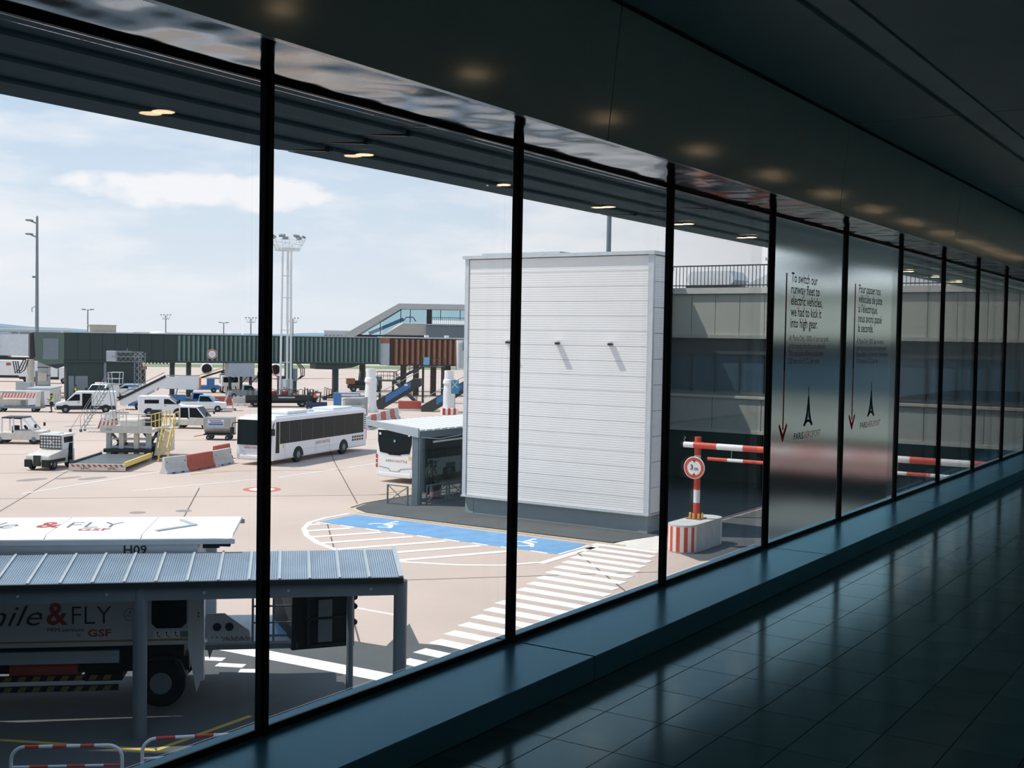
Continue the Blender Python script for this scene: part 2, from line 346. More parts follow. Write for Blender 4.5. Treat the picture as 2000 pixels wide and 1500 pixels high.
stripe('guide_line', paint_y, (44.6, 50.8), (47.5, 50.2), .12)
MB().ring([(.65, .0), (.95, .0), (.95, .014), (.65, .014)], 20, (42.6, 43.2, 0)).build('painted_ring', paint_r, gr)
MB().lathe([(.01, .0), (.65, .0), (.65, .013), (.01, .013)], 20, (42.6, 43.2, 0)).build('painted_disc', paint_w, gr)
for a, b in (((30.0, 46.2), (35.6, 51.6)), ((35.6, 51.6), (60, 75)), ((34.0, 39.1), (41, 46)), ((41.75, 36.1), (54.4, 48.9)), ((54.4, 48.9), (86, 80)), ((22.0, 27.4), (34, 39.1)),
             ((36.5, 33.2), (22.4, 19.2)), ((37.6, 21.9), (30.5, 15.2)), ((20, 62), (66, 16.5)), ((24, 72), (52, 46)), ((28, 25), (36, 17.6)), ((44, 81), (70, 57)), ((30, 80), (46, 66)), ((60, 92), (84, 70)), ((64, 118), (96, 90))):
    stripe('slab_joint', joint_m, a, b, .05, .006)
for x, y, sx, sy in ((37.6, 55.0, .9, .45), (40, 53.2, .9, .4), (39.3, 54.3, .8, .35), (33.6, 41.6, .35, .35), (35.2, 40.5, .35, .35), (62, 84, 1.6, .5), (66, 78, 1.2, .5)):
    MB().lathe([(.02, 0), (1, 0), (1, .007), (.02, .007)], 14).build('ground_patch', mat('repair_patch', (150, 142, 134), .9), gr).matrix_local = Matrix.Translation((x, y, 0)) @ Matrix.Diagonal((sx, sy, 1, 1))
flat('grass_strip', grass_m, [(60, 330), (330, 90), (352, 112), (85, 350)], 0.02)
# hills on the horizon
mb = MB(); pts = []
for i in range(161):
    a = R(-5 + i * .75); d = 2500
    h = 16 + 7 * math.sin(i * .13 + 2.2) + 4 * math.sin(i * .31 + .5) + 1.5 * math.sin(i * 1.3); h = max(9, h)
    pts.append((d * math.cos(a), d * math.sin(a), h, a))
vs = []; fs = []
for i, (x, y, h, a) in enumerate(pts):
    k = 1.12; vs += [(x, y, -1), (x * 1.02, y * 1.02, h * .75), (x * 1.06, y * 1.06, h), (x * k, y * k, -1)]
for i in range(len(pts) - 1):
    for j in range(3): fs.append((i * 4 + j, i * 4 + j + 1, i * 4 + j + 5, i * 4 + j + 4))
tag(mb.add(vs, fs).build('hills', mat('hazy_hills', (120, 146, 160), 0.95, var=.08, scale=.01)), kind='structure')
# ------------------------------------------------------------------ corridor: floor, kerb, glazing, ceiling
FZ, GY, FY, SOFZ, CEZ = 6.15, 3.24, 2.765, 8.77, 9.42
def tilemat():
    return polished('polished_floor_tile', (84, 126, 138), (.68, .94, 1.0), .13, .85, .12, .12)
tile_m = tilemat(); grout = mat('floor_grout', (58, 60, 58), 0.8)
stone = polished('sill_stone', (86, 156, 188), (.52, .86, 1.0), .26, .75, .02, .05)
frame_m = mat('black_anodised_frame', (20, 23, 24), 0.45, 0.2)
ceil_m = mat('dark_ceiling', (184, 202, 198), 0.55, var=.03)
fasc_m = mat('dark_fascia_panel', (214, 232, 228), 0.11, var=.03, spec=0.6)
wall_m = mat('dark_wall', (176, 190, 190), 0.7)
fl = tag(box('floor', grout, None, -8, 48, -4.2, 3.3, FZ - .3, FZ - .012), kind='structure')
TX, TY, X0, Y0 = 0.44125, 0.2752, 4.1345, 2.7673
def px(x, y, z):
    d = Vector((x, y, z - CAMZ)); w = d.dot(_f); return (1000 + 2300 * d.dot(_r2) / w, 750 - 2300 * d.dot(_u2) / w) if w > .1 else (9e9, 9e9)
cells = []
for i in range(-12, 60):
    for j in range(0, 24):
        x, y = X0 + (i + .5) * TX, Y0 - (j + .5) * TY; q = px(x, y, FZ)
        vis = -150 < q[0] < 2130 and q[1] < 1640; cells.append((0 if vis else 1, math.hypot(x, y), x, y))
cells.sort()
tb = MB().box(-TX / 2 + .0016, TX / 2 - .0016, -TY / 2 + .0016, TY / 2 - .0016, -.012, 0); t0 = tb.build('tile', tile_m, fl, bevel=.0012, seg=1)
t0.location = (cells[0][2], cells[0][3], FZ)
for c in cells[1:300]: inst(t0, fl, (c[2], c[3], FZ))
mb = MB()
for c in cells[300:]: mb.box(c[2] - TX / 2 + .0016, c[2] + TX / 2 - .0016, c[3] - TY / 2 + .0016, c[3] + TY / 2 - .0016, FZ - .012, FZ)
tag(mb.build('tile_field', tile_m, fl), kind='stuff')
# stone kerb under the glass, one slab each two bays
kerb = tag(empty('trim_1', (0, 0, FZ)), kind='structure')
for k in range(-3, 13):
    xa = 4.96 + (k - 1) * 3.47; MB().box(xa + .003, xa + 3.467, FY, GY + .12, 0, .12).build('sill_slab', stone, kerb, bevel=.006)
# soffit strip over the glass and the fascia panels
soff = tag(empty('trim_2', (0, 0, SOFZ)), kind='structure')
def mirror_mat():
    m = mat('polished_soffit', (86, 92, 94), 0.09, 0.85, var=.05, scale=1.2)
    t = m.node_tree; g = t.nodes.new('ShaderNodeTexCoord'); n = t.nodes.new('ShaderNodeTexNoise'); n.inputs['Scale'].default_value = 2.6; n.inputs['Detail'].default_value = 1
    b = t.nodes.new('ShaderNodeBump'); b.inputs['Strength'].default_value = .35; b.inputs['Distance'].default_value = .05
    t.links.new(g.outputs['Object'], n.inputs['Vector']); t.links.new(n.outputs[0], b.inputs['Height']); t.links.new(b.outputs[0], t.nodes['Principled BSDF'].inputs['Normal']); return m
mm = mirror_mat()
for k in range(-3, 13):
    xa = 4.98 + (k - 1) * 3.47; MB().box(xa + .003, xa + 3.467, FY, GY + .09, 0, .05).build('soffit_panel', mm, soff)
fasc = tag(empty('trim_3', (0, 0, 0)), kind='structure')
for k in range(-3, 13):
    xa = 4.98 + (k - 1) * 3.47; MB().prism([(FY, SOFZ - .012), (FY + .03, SOFZ - .012), (FY - .03, CEZ - .03), (FY - .062, CEZ - .03)], xa + .004, xa + 3.466, 'x').build('fascia_panel', fasc_m, fasc)
box('backing', frame_m, fasc, -8, 48, FY + .045, FY + .09, SOFZ + .06, CEZ + .1)
ce = tag(box('ceiling', ceil_m, None, -8, 48, -4.2, FY + .4, CEZ, CEZ + .15), kind='structure')
for k in range(0, 14):
    xa = -7.5 + k * 4.0; box('ceiling_panel', ceil_m, ce, xa + .01, xa + 3.99, 1.98, FY - .09, CEZ - .02, CEZ - .001)
    box('ceiling_panel', ceil_m, ce, xa + .01, xa + 3.99, -4.1, 1.74, CEZ - .02, CEZ - .001)
box('light_strip', mat('pale_ceiling_strip', (190, 214, 212), .5), ce, -8, 48, 1.78, 1.94, CEZ - .012, CEZ - .001)
tag(box('wall_right', wall_m, None, -8, 48, -4.4, -4.2, FZ - .3, CEZ + .1), kind='structure')
tag(box('wall_back', wall_m, None, -8.2, -8, -4.4, 3.5, FZ - .3, CEZ + .1), kind='structure')
tag(box('wall_far', wall_m, None, 48, 48.2, -4.4, 3.4, FZ - .3, CEZ + .1), kind='structure')
lou0 = mat('wall_head', (70, 92, 100), .8)
wbm = mat('terminal_outer_wall', (84, 92, 94), .7)
tag(box('wall_below', wbm, None, -60, 55.8, 3.0, GY + .16, 0, FZ), kind='structure')
tag(box('wall_above', lou0, None, -60, 55.8, FY + .12, GY + .11, SOFZ + .06, 11.0), kind='structure')
tag(box('roof_slab', lgrey, None, -60, 55.8, -20, GY + .2, 11.0, 11.3), kind='structure')
tag(box('wall_west', lgrey, None, -60, -8.3, 3.0, GY + .16, FZ, SOFZ + .1), kind='structure')
# downlights
ring_m = mat('downlight_trim', (120, 120, 116), .4); glow = mat('warm_lamp', (255, 214, 160), .5, emit=((255, 216, 170), 17.0))
dl = None
yy = -0.2; lab = 'round warm recessed downlight in the corridor ceiling, seen mirrored in the window glass'
if True:
    for k in range(-2, 12):
        if dl is None:
            dl = thing('downlight', lab, 'light'); MB().ring([(.075, 0), (.11, 0), (.11, .03), (.075, .03)], 20, (0, 0, -.03)).build('trim_ring', ring_m, dl)
            MB().lathe([(.002, -.036), (.05, -.035), (.078, -.031), (.078, 0), (.002, 0)], 20).build('diffuser', glow, dl); d = dl
        else: d = copy_tree(dl)
        d.location = (5.62 + k * 2.17, yy, CEZ - .024); d['label'] = lab; d['group'] = 'corridor ceiling downlights'
# glazing: one window per bay
clear = glass('window_glass', (0.984, 0.988, 0.99), 0.035, 0.0)
def frosted_mat():
    m = bpy.data.materials.new('frosted_film'); m.use_nodes = True; t = m.node_tree; t.nodes.clear(); o = t.nodes.new('ShaderNodeOutputMaterial')
    r = t.nodes.new('ShaderNodeBsdfRefraction'); r.inputs['Roughness'].default_value = .10; r.inputs['IOR'].default_value = 1.3; r.inputs['Color'].default_value = (.90, .95, .95, 1)
    d = t.nodes.new('ShaderNodeBsdfTranslucent'); d.inputs[0].default_value = (.42, .48, .48, 1); x = t.nodes.new('ShaderNodeMixShader'); x.inputs[0].default_value = .05
    g = t.nodes.new('ShaderNodeBsdfGlossy'); g.inputs['Roughness'].default_value = .12; g.inputs['Color'].default_value = (1, 1, 1, 1); y = t.nodes.new('ShaderNodeMixShader'); y.inputs[0].default_value = .04
    t.links.new(r.outputs[0], x.inputs[1]); t.links.new(d.outputs[0], x.inputs[2]); t.links.new(x.outputs[0], y.inputs[1]); t.links.new(g.outputs[0], y.inputs[2]); t.links.new(y.outputs[0], o.inputs[0]); return m
frost = frosted_mat()
MX = 1.724; bays = []
seal = mat('rubber_seal', (12, 14, 15), .6)
for k in range(-4, 26):
    xa = 3.21 + (k - 1) * MX; w = tag(empty('window_%d' % (k + 5), (xa, GY, FZ)), kind='structure'); bays.append((k, w))
    MB().box(-.022, .022, -.014, .024, .12, SOFZ - FZ).build('mullion', frame_m, w, bevel=.004, seg=1)
    MB().box(-.012, .012, -.020, -.014, .12, SOFZ - FZ).build('mullion_cap', frame_m, w)
    MB().box(.022, MX - .022, .0, .02, SOFZ - FZ - .018, SOFZ - FZ).build('head_rail', frame_m, w)
    MB().box(.022, MX - .022, -.006, .02, .12, .142).build('bottom_rail', frame_m, w)
    box('seal', seal, w, .022, MX - .022, -.010, -.006, .142, .150)
    z0, z1 = .142, SOFZ - FZ - .018
    if k in (4, 5): box('frosted_pane', frost, w, .022, MX - .022, .010, .011, z0, z1)
    else: box('pane', clear, w, .022, MX - .022, .010, .016, z0, z1)
    if k not in (4, 5): box('outer_pane', clear, w, .002, MX - .002, .078, .084, z0, z1)
# lettering on the two frosted bays
tm1 = film('film_maroon', (110, 44, 34)); tm2 = film('film_navy', (28, 44, 78)); tm3 = film('film_red', (212, 84, 48)); tm4 = film('film_maroon_pale', (138, 78, 66)); tm5 = film('film_slate', (70, 88, 104)); tm6 = film('film_logo', (110, 128, 138))
def letters(w, lines, small, big, sm, logo, x, ztop, name1, name2, lh, ls, cond):
    wx = w.location.x
    P = lambda X, Z: (X - wx, .009, Z - FZ)
    for i, s in enumerate(lines): text(s, big, w, P(x, ztop - lh * (i + .8)), (1, 0, 0), (0, 0, 1), size=.107, width=None if not cond else cond[i], off=.012)
    zb = ztop - lh * len(lines) - .045
    for i, s in enumerate(small): text(s, sm, w, P(x - .02, zb - ls * (i + .7)), (1, 0, 0), (0, 0, 1), size=.066, width=cond[len(lines) + i])
    # arrow
    ax = x - .105
    for j in range(8): box('arrow_shaft', tm3 if j in (0, 1, 2, 6, 7) else tm2, w, ax - wx - .009, ax - wx + .009, .006, .0092, 7.14 - FZ + j * .151, 7.14 - FZ + (j + 1) * .151)
    MB().prism([(ax - wx - .09, 7.17 - FZ), (ax - wx - .075, 7.185 - FZ), (ax - wx, 7.10 - FZ), (ax - wx + .075, 7.185 - FZ), (ax - wx + .09, 7.17 - FZ), (ax - wx, 7.045 - FZ)], .006, .0094, 'y').build('arrow_head', tm3, w)
    # tower mark made of upright bars, and the airport name
    cx = x + .46 - wx; hs = (.10, .14, .19, .25, .33, .25, .19, .14, .10)
    for j, h in enumerate(hs):
        o = (j - 4) * .021; base = 7.14 + .07 - abs(o) * .75 - FZ; wd = .006 if j != 4 else .005
        MB().prism([(cx + o * 1.25 - wd, base), (cx + o * 1.25 + wd, base), (cx + o * .45 + wd * .6, base + h * .75), (cx + o * .45 - wd * .6, base + h * .75)], .006, .0092, 'y').build('tower_bar', logo, w)
    MB().prism([(cx + .115 * math.cos(R(20 + 14 * q)) * (1 if q < 11 else .7), 7.125 - FZ + .07 * math.sin(R(20 + 14 * q))) for q in range(11)] + [(cx + .08 * math.cos(R(160 - 14 * q)), 7.125 - FZ + .05 * math.sin(R(160 - 14 * q))) for q in range(11)], .006, .0093, 'y').build('tower_arch', logo, w)
    text('PARIS', tm2, w, P(x + .14, 7.045), (1, 0, 0), (0, 0, 1), height=.055, width=.22, off=.012); text('AÉROPORT', tm3, w, P(x + .37, 7.045), (1, 0, 0), (0, 0, 1), height=.068, width=.40)
wd = dict(bays)
letters(wd[4], ['To switch our', 'runway fleet to', 'electric vehicles,', 'we had to kick it', 'into high gear.'], ['At Paris-Orly, 100% of our car park', 'and runway shuttles are electric.', 'This solution allows us to save', '530 tonnes of CO\u2082 per year.'], tm1, tm4, tm6, 8.82, 8.355, '', '', .088, .060, [.60, .66, .73, .71, .63, .93, .87, .80, .72])
letters(wd[5], ['Pour passer nos', 'véhicules de piste', "à l'électrique,", 'nous avons passé', 'la seconde.'], ['À Paris-Orly, 100% des navettes', 'parking et sur piste sont électriques.', "Une solution qui permet d'économiser", '530 tonnes de CO\u2082 par an.'], tm2, tm5, tm6, 10.53, 8.345, '', '', .088, .060, [.66, .72, .58, .72, .46, .82, .92, .98, .66])
# eaves louvres outside
eav = tag(empty('trim_4', (0, 0, 0)), kind='structure'); lou = mat('eaves_aluminium', (122, 154, 165), .85, 0, var=.04, spec=.15)
EA = 9.08
for s in range(7):
    xs = 6.05 + (s - 2) * 4.55
    for j in range(4):
        y1 = 6.0 - j * .44; dx = .11 * (j) 
        x0_, x1_ = xs - dx + .09, xs + 4.55 - dx
        MB().prism([(y1, EA + .028), (y1 - .43, EA), (y1 - .44, EA + .012), (y1 - .44, EA + .06), (y1 - .0, EA + .07)], x0_, x1_, 'x').build('louvre_blade', lou, eav)
        MB().prism([(y1 - .01, EA + .03), (y1 - .42, EA - .01), (y1 - .42, EA + .05), (y1 - .01, EA + .06)], x0_ - .075, x0_ - .03, 'x').build('blade_bracket', darkm, eav)
box('eaves_top', mat('eaves_dark', (60, 70, 74), .6), eav, -3.5, 36, GY + .1, 6.0, EA + .16, EA + .24)
box('eaves_inner', lou, eav, -3.5, 36, GY + .12, 4.235, EA + .0, EA + .15)

tag(box('wall_shade_blocker', wbm, None, -30, 9.0, 15.6, 26.5, 0, 23), kind='structure')  # unseen block added out of view to shade the ground by the canopy
# ------------------------------------------------------------------ white clad tower beside the bays
clad = mat('white_metal_cladding', (238, 238, 236), 0.30, 0.0, var=.02, scale=.6)
def ribbed(m):
    t = m.node_tree; g = t.nodes.new('ShaderNodeTexCoord'); w = t.nodes.new('ShaderNodeTexWave'); w.bands_direction = 'Z'; w.inputs['Scale'].default_value = 3.2; w.inputs['Distortion'].default_value = .0
    b = t.nodes.new('ShaderNodeBump'); b.inputs['Strength'].default_value = .22; b.inputs['Distance'].default_value = .02
    n = t.nodes.new('ShaderNodeTexNoise'); n.inputs['Scale'].default_value = .35; b2 = t.nodes.new('ShaderNodeBump'); b2.inputs['Strength'].default_value = .2; b2.inputs['Distance'].default_value = .12
    t.links.new(g.outputs['Object'], w.inputs[0]); t.links.new(w.outputs['Fac'], b.inputs['Height']); t.links.new(g.outputs['Object'], n.inputs[0]); t.links.new(n.outputs[0], b2.inputs['Height'])
    t.links.new(b2.outputs[0], b.inputs['Normal']); t.links.new(b.outputs[0], t.nodes['Principled BSDF'].inputs['Normal'])
ribbed(clad)
tw = thing('clad_tower', 'tall white metal-clad box tower with three small wall lamps beside the blue bay', 'tower', (42.5, 21.4, 0))
plm = mat('tower_plinth', (150, 160, 162), .8, var=.05); trimm = mat('tower_trim', (206, 212, 216), .4, .3)
tw_w, tw_d, tw_h = 9.2, 1.42, 11.45
box('plinth', plm, tw, .12, tw_d - .05, .08, tw_w - .08, 0, .78)
box('plinth_corner', plm, tw, .10, .5, .06, .5, 0, .77); box('plinth_corner', plm, tw, .10, .5, tw_w - .5, tw_w - .06, 0, .77)
box('drip_ledge', trimm, tw, -.10, tw_d + .05, -.06, tw_w + .06, .78, .84)
box('core', plm, tw, .06, tw_d - .06, .06, tw_w - .06, .84, tw_h - .1)
rows = 17; rh = (tw_h - .16 - .86) / rows
for k in range(rows):
    z = .86 + k * rh
    MB().box(.0, .05, .22, tw_w - .18, z, z + rh - .012).build('cladding_panel', clad, tw)
for k in range(10):
    z = .86 + k * (rh * 1.7); box('side_panel', clad, tw, .16, tw_d - .04, -.02, .05, z, z + rh * 1.7 - .02)
    box('side_panel', clad, tw, .16, tw_d - .04, tw_w - .05, tw_w + .02, z, z + rh * 1.7 - .02)
for y0, y1 in ((-.04, .20), (tw_w - .16, tw_w + .04)): box('corner_trim', trimm, tw, -.035, .14, y0, y1, .84, tw_h - .12)
box('coping', trimm, tw, -.14, tw_d + .12, -.12, tw_w + .12, tw_h - .14, tw_h)
for yy in (1.86, 4.39, 6.9):
    l = box('wall_lamp', white, tw, -.36, -.06, yy - .14, yy + .14, 7.72, 7.78)
    MB().bar((-.08, yy - .1, 7.74), (.0, yy - .1, 7.66), .02).build('bracket', darkm, l); MB().bar((-.08, yy + .1, 7.74), (.0, yy + .1, 7.66), .02).build('bracket', darkm, l); box('lamp_head', darkm, l, -.10, -.03, yy - .1, yy + .1, 7.63, 7.72)
t = thing('lamp_mast', 'thin grey lamp mast rising behind the white clad tower', 'mast', (46.4, 25.6, 0))
MB().lathe([(.16, 0), (.16, .1), (.12, .1), (.10, 17), (.02, 17.1)], 12).build('pole', mgrey, t)
for s in (-1, 1): box('floodlight', darkm, t, -.25, .25, s * .3 - .25, s * .3 + .25, 16.8, 17)
# ------------------------------------------------------------------ opposite building over the underpass
ob = thing('terminal_building', 'grey panelled terminal wing over a dark underpass behind the height barrier', 'building', (56, 3.3, 0))
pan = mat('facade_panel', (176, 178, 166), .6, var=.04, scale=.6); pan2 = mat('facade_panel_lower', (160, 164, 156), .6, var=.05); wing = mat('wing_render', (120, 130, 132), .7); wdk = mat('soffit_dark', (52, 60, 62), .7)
YB = 26.6
bwin = mat('terminal_window_glass', (58, 84, 98), .15, spec=.5)
box('wing_wall', wing, ob, .35, 14, 0, YB, 5.05, 10.3); box('roof', wing, ob, -.1, 14, -.0, YB, 10.3, 10.42)
box('coping', mat('pale_coping', (206, 206, 196), .6), ob, -.12, .4, -0, YB, 10.32, 10.62)
for k in range(20):
    y = YB - 1.32 * (k + 1) + .02
    if y < 0: break
    box('facade_panel', pan, ob, .02, .3, y, y + 1.29, 8.22, 10.30)
    box('window_glass', bwin, ob, .24, .3, y, y + 1.29, 5.4, 8.05); box('window_post', darkm, ob, .16, .26, y - .03, y + .03, 5.3, 8.1)
for k in range(10):
    y = YB - 2.64 * (k + 1) + .02
    if y < 0: break
    box('lower_panel', pan2, ob, -.12, .25, y, y + 2.6, 3.42, 5.02)
box('string_course', pan2, ob, -.1, .4, 0, YB, 8.05, 8.22); box('lower_ledge', pan, ob, -.22, .3, 0, YB, 5.02, 5.14); box('lower_edge', pan, ob, -.2, .3, 0, YB, 3.26, 3.42)
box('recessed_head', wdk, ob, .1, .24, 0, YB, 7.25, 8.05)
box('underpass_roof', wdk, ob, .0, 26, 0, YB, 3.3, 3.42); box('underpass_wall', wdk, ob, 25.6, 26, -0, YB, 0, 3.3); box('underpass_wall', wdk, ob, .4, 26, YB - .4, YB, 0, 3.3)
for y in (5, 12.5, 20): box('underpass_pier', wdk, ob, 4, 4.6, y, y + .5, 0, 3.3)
sc_ = thing('stair_core', 'grey stair core block hidden behind the white clad tower, seen only by its shadow', 'building', (44.3, 26.9, 0))
box('core_wall', wing, sc_, 0, 11.4, 0, 4.1, 0, 11.5); box('core_coping', trimm, sc_, -.02, 11.42, -.05, 4.12, 11.5, 11.7)
# roof railing and plant
rl = MB().bar((.1, .2, 11.75), (.1, YB, 11.75), .06).build('roof_handrail', darkm, ob); box('roof_rail_foot', darkm, ob, .08, .12, .2, YB, 10.72, 10.77)
b0 = MB().box(.085, .115, -.015, .015, 10.62, 11.75).build('baluster', darkm, ob); b0.location = (0, YB - .2, 0)
for k in range(1, 130): inst(b0, ob, (0, YB - .2 - k * .2, 0))
t = thing('rooftop_vent', 'white rooftop vent box with slanted sides behind the roof railing', 'roof vent', (61.5, 27.4, 10.44)); MB().prism([(-1.2, .6), (1.2, .6), (1.5, .9), (1.2, 1.4), (-1.2, 1.4), (-1.5, .9)], 0, 2, 'x').build('hood', white, t); box('base', darkm, t, -.4, 2.4, -1.3, 1.3, .0, .6)
t = thing('roof_skylight', 'low pitched pale skylight on the far terminal roof behind the railing', 'skylight', (64, 24.6, 10.42)); MB().prism([(-3.0, 0), (3.4, 0), (0.4, 1.35)], 0, 3, 'x').build('skylight_hood', white, t); box('kerb', lgrey, t, -.1, 3.1, -3.2, 3.6, -.0, .12)
t = thing('roof_mast', 'steel lattice service platform standing on the terminal roof at the frame edge of the eaves', 'platform', (61, 22.6, 10.42))
for x, y in ((0, 0), (1.2, 0), (0, 1.2), (1.2, 1.2)): MB().bar((x, y, 0), (x, y, 3.4), .06).build('upright', steel, t)
for z in (1.2, 2.2, 2.9, 3.4): MB().bar((0, -2.6, z), (0, 1.2, z), .05).bar((0, 1.2, z), (1.2, 1.2, z), .05).build('guard_rail', steel, t)
box('deck', lgrey, t, -.2, 1.8, -3.2, 1.3, 1.9, 2.05); MB().bar((0, -2.6, 0), (0, -2.6, 3.2), .06).build('upright', steel, t)
MB().box(.05, 1.5, -3.2, -.8, 1.0, 1.9).build('plant_box', wdk, t)
# ------------------------------------------------------------------ height barrier
blk = thing('concrete_plinth', 'rounded concrete plinth with red and white stripes under the height barrier post', 'concrete block', (41.2, 18.72, 0))
def stadium(l, w, n=10):
    r = w / 2; return [(l / 2 - r + r * math.cos(a), r * math.sin(a)) for a in [R(-90 + 180 * i / n) for i in range(n + 1)]] + [(-l / 2 + r - r * math.cos(a), -r * math.sin(a)) for a in [R(-90 + 180 * i / n) for i in range(n + 1)]]
MB().prism(stadium(3.35, 1.1), 0, 1.05, 'z').build('block', conc2, blk)
ls = stadium(3.37, 1.12, 12); half = [p for p in ls if p[0] < -1.1]; half.sort(key=lambda p: p[1])
for i in range(len(half) - 1):
    (xa, ya), (xb, yb) = half[i], half[i + 1]
    MB().prism([(xa, ya), (xb, yb), (xb + .03, yb * .98), (xa + .03, ya * .98)], .06, .98, 'z').build('painted_stripe', red if i % 2 else paint_w, blk)
other = sorted([p for p in ls if p[0] > 1.1], key=lambda p: p[1])
for i in range(len(other) - 1):
    (xa, ya), (xb, yb) = other[i], other[i + 1]; MB().prism([(xa, ya), (xb, yb), (xb - .03, yb * .98), (xa - .03, ya * .98)], .06, .98, 'z').build('painted_stripe', red if i % 2 else paint_w, blk)
hb = thing('height_barrier', 'red and white banded height limit barrier with round 3 m sign', 'barrier', (41.5, 18.83, 1.05))
box('base_plate', rust, hb, -.3, .3, -.3, .3, .0, .04)
for a in range(8): MB().cyl((.25 * math.cos(R(45 * a)), .25 * math.sin(R(45 * a)), .03), (.25 * math.cos(R(45 * a)), .25 * math.sin(R(45 * a)), .22), .045, 8).build('anchor_bolt', yellow, hb)
for a in range(4): MB().prism([(.1, .04), (.27, .04), (.1, .32)], -.015, .015, 'y').build('gusset', red, hb).rotation_euler = (0, 0, R(90 * a + 45))
for i, (a, b, m) in enumerate(((.04, .62, red), (.62, 1.12, white), (1.12, 2.3, red), (2.3, 2.45, white), (2.45, 3.15, red))): MB().cyl((0, 0, a), (0, 0, b), .125, 16).build('post_band', m, hb)
MB().cyl((-.0, 0, 2.72), (-.0, 0, 2.96), .19, 16).build('clamp', red, hb)
yy = .5
for i, l in enumerate((.42, .95, 1.05, 1.0, 1.05, 1.0, 1.05, 1.0, 1.0, 1.05, 1.0, .55)):
    MB().cyl((-.16, yy, 2.84), (-.16, yy - l, 2.84), .12 if 0 < i else .11, 14).build('upper_bar_band', white if i % 2 == 0 else red, hb); yy -= l
yy = -.5
for i, l in enumerate((.8, .62, .8, .7, .8, .7, .8, .7, .8, .7, .8, .6)):
    MB().cyl((-.16, yy, 2.36), (-.16, yy - l, 2.36), .065, 12).build('lower_bar_band', white if i % 2 else red, hb); yy -= l
for y in (-1.45, -4.6, -7.6): MB().tube([(-.16, y, 2.72), (-.16, y, 2.42)], .018, 6).build('hanging_chain', steel, hb)
for y in (.48, -2.9): MB().tube([(-.16, y, 2.96), (-.16, y + .04, 3.05), (-.16, y - .04, 3.1), (-.16, y + .02, 3.16)], .012, 5).build('wire_hook', steel, hb)
sg = MB().lathe([(.01, -.04), (.40, -.04), (.43, -.03), (.43, .0), (.01, .0)], 36, (-.22, 0.02, 1.98), 'x').build('round_sign', white, hb)
MB().ring([(.29, -.048), (.40, -.048), (.40, -.04), (.29, -.04)], 36, (-.22, 0.02, 1.98), 'x').build('red_ring', red, sg)
text('3', text_k, sg, (-.272, .17, 1.90), (0, -1, 0), (0, 0, 1), height=.2, off=.02); text('m', text_k, sg, (-.272, .0, 1.885), (0, -1, 0), (0, 0, 1), height=.105, off=.01)
for s in (1, -1): MB().prism([(.02 - .06, 1.98 + s * .28), (.02 + .06, 1.98 + s * .28), (.02, 1.98 + s * .2)], -.275, -.267, 'x').build('limit_arrow', text_k, sg)
# ------------------------------------------------------------------ walkway canopy close to the terminal
UX, UY = math.cos(R(-47)), math.sin(R(-47)); NX, NY = -UY, UX
cn = thing('walkway_canopy', 'grey covered walkway canopy with ribbed translucent roof panels on round columns', 'canopy', (18.31, 14.68, 0), -46)
rp = mat('ribbed_roof_panel', (150, 170, 186), .28, .1, var=.10, scale=1.5); cg = mat('canopy_grey', (112, 124, 130), .45)
def rib_bump(m, sc):
    t = m.node_tree; g = t.nodes.new('ShaderNodeTexCoord'); w = t.nodes.new('ShaderNodeTexWave'); w.bands_direction = 'X'; w.inputs['Scale'].default_value = sc
    b = t.nodes.new('ShaderNodeBump'); b.inputs['Strength'].default_value = .9; b.inputs['Distance'].default_value = .02
    t.links.new(g.outputs['Object'], w.inputs[0]); t.links.new(w.outputs['Fac'], b.inputs['Height']); t.links.new(b.outputs[0], t.nodes['Principled BSDF'].inputs['Normal'])
rib_bump(rp, 7.0)
PW = .582
for k in range(20):
    x1 = -.06 - k * PW; x0 = x1 - PW + .03
    MB().prism([(-.12, 3.02), (1.64, 3.26), (1.64, 3.285), (-.12, 3.045)], x0, x1, 'x').build('roof_panel', rp, cn)
    MB().prism([(-.13, 3.02), (1.65, 3.262), (1.65, 3.31), (-.13, 3.07)], x0 - .04, x0 + .008, 'x').build('roof_bar', lgrey, cn)
MB().prism([(-.16, 2.98), (1.68, 3.23), (1.68, 3.33), (-.16, 3.08)], -.05, .04, 'x').build('end_cap', lgrey, cn)
MB().prism([(-.20, 2.94), (-.12, 2.94), (-.12, 3.05), (-.20, 3.05)], -11.8, .04, 'x').build('front_gutter', darkm, cn)
MB().box(-11.8, 0, -.10, .10, 2.68, 2.95).build('front_beam', cg, cn); MB().box(-11.8, 0, 1.40, 1.56, 2.92, 3.2).build('rear_beam', cg, cn)
for x in (-10.1, -5.0, 0.0): MB().cyl((x, 0, 0), (x, 0, 2.96), .135, 20).build('column', cg, cn, smooth=False)
for x in (-9.0, -5.2, -.92): MB().cyl((x, 1.48, 0), (x, 1.48, 2.95), .075, 14).build('rear_post', cg, cn)
for x in (-.6, -2.2, -3.8, -5.6, -7.2): MB().cyl((x, -.1, 2.82), (x, -.13, 2.82), .03, 8).build('beam_bolt', lgrey, cn)
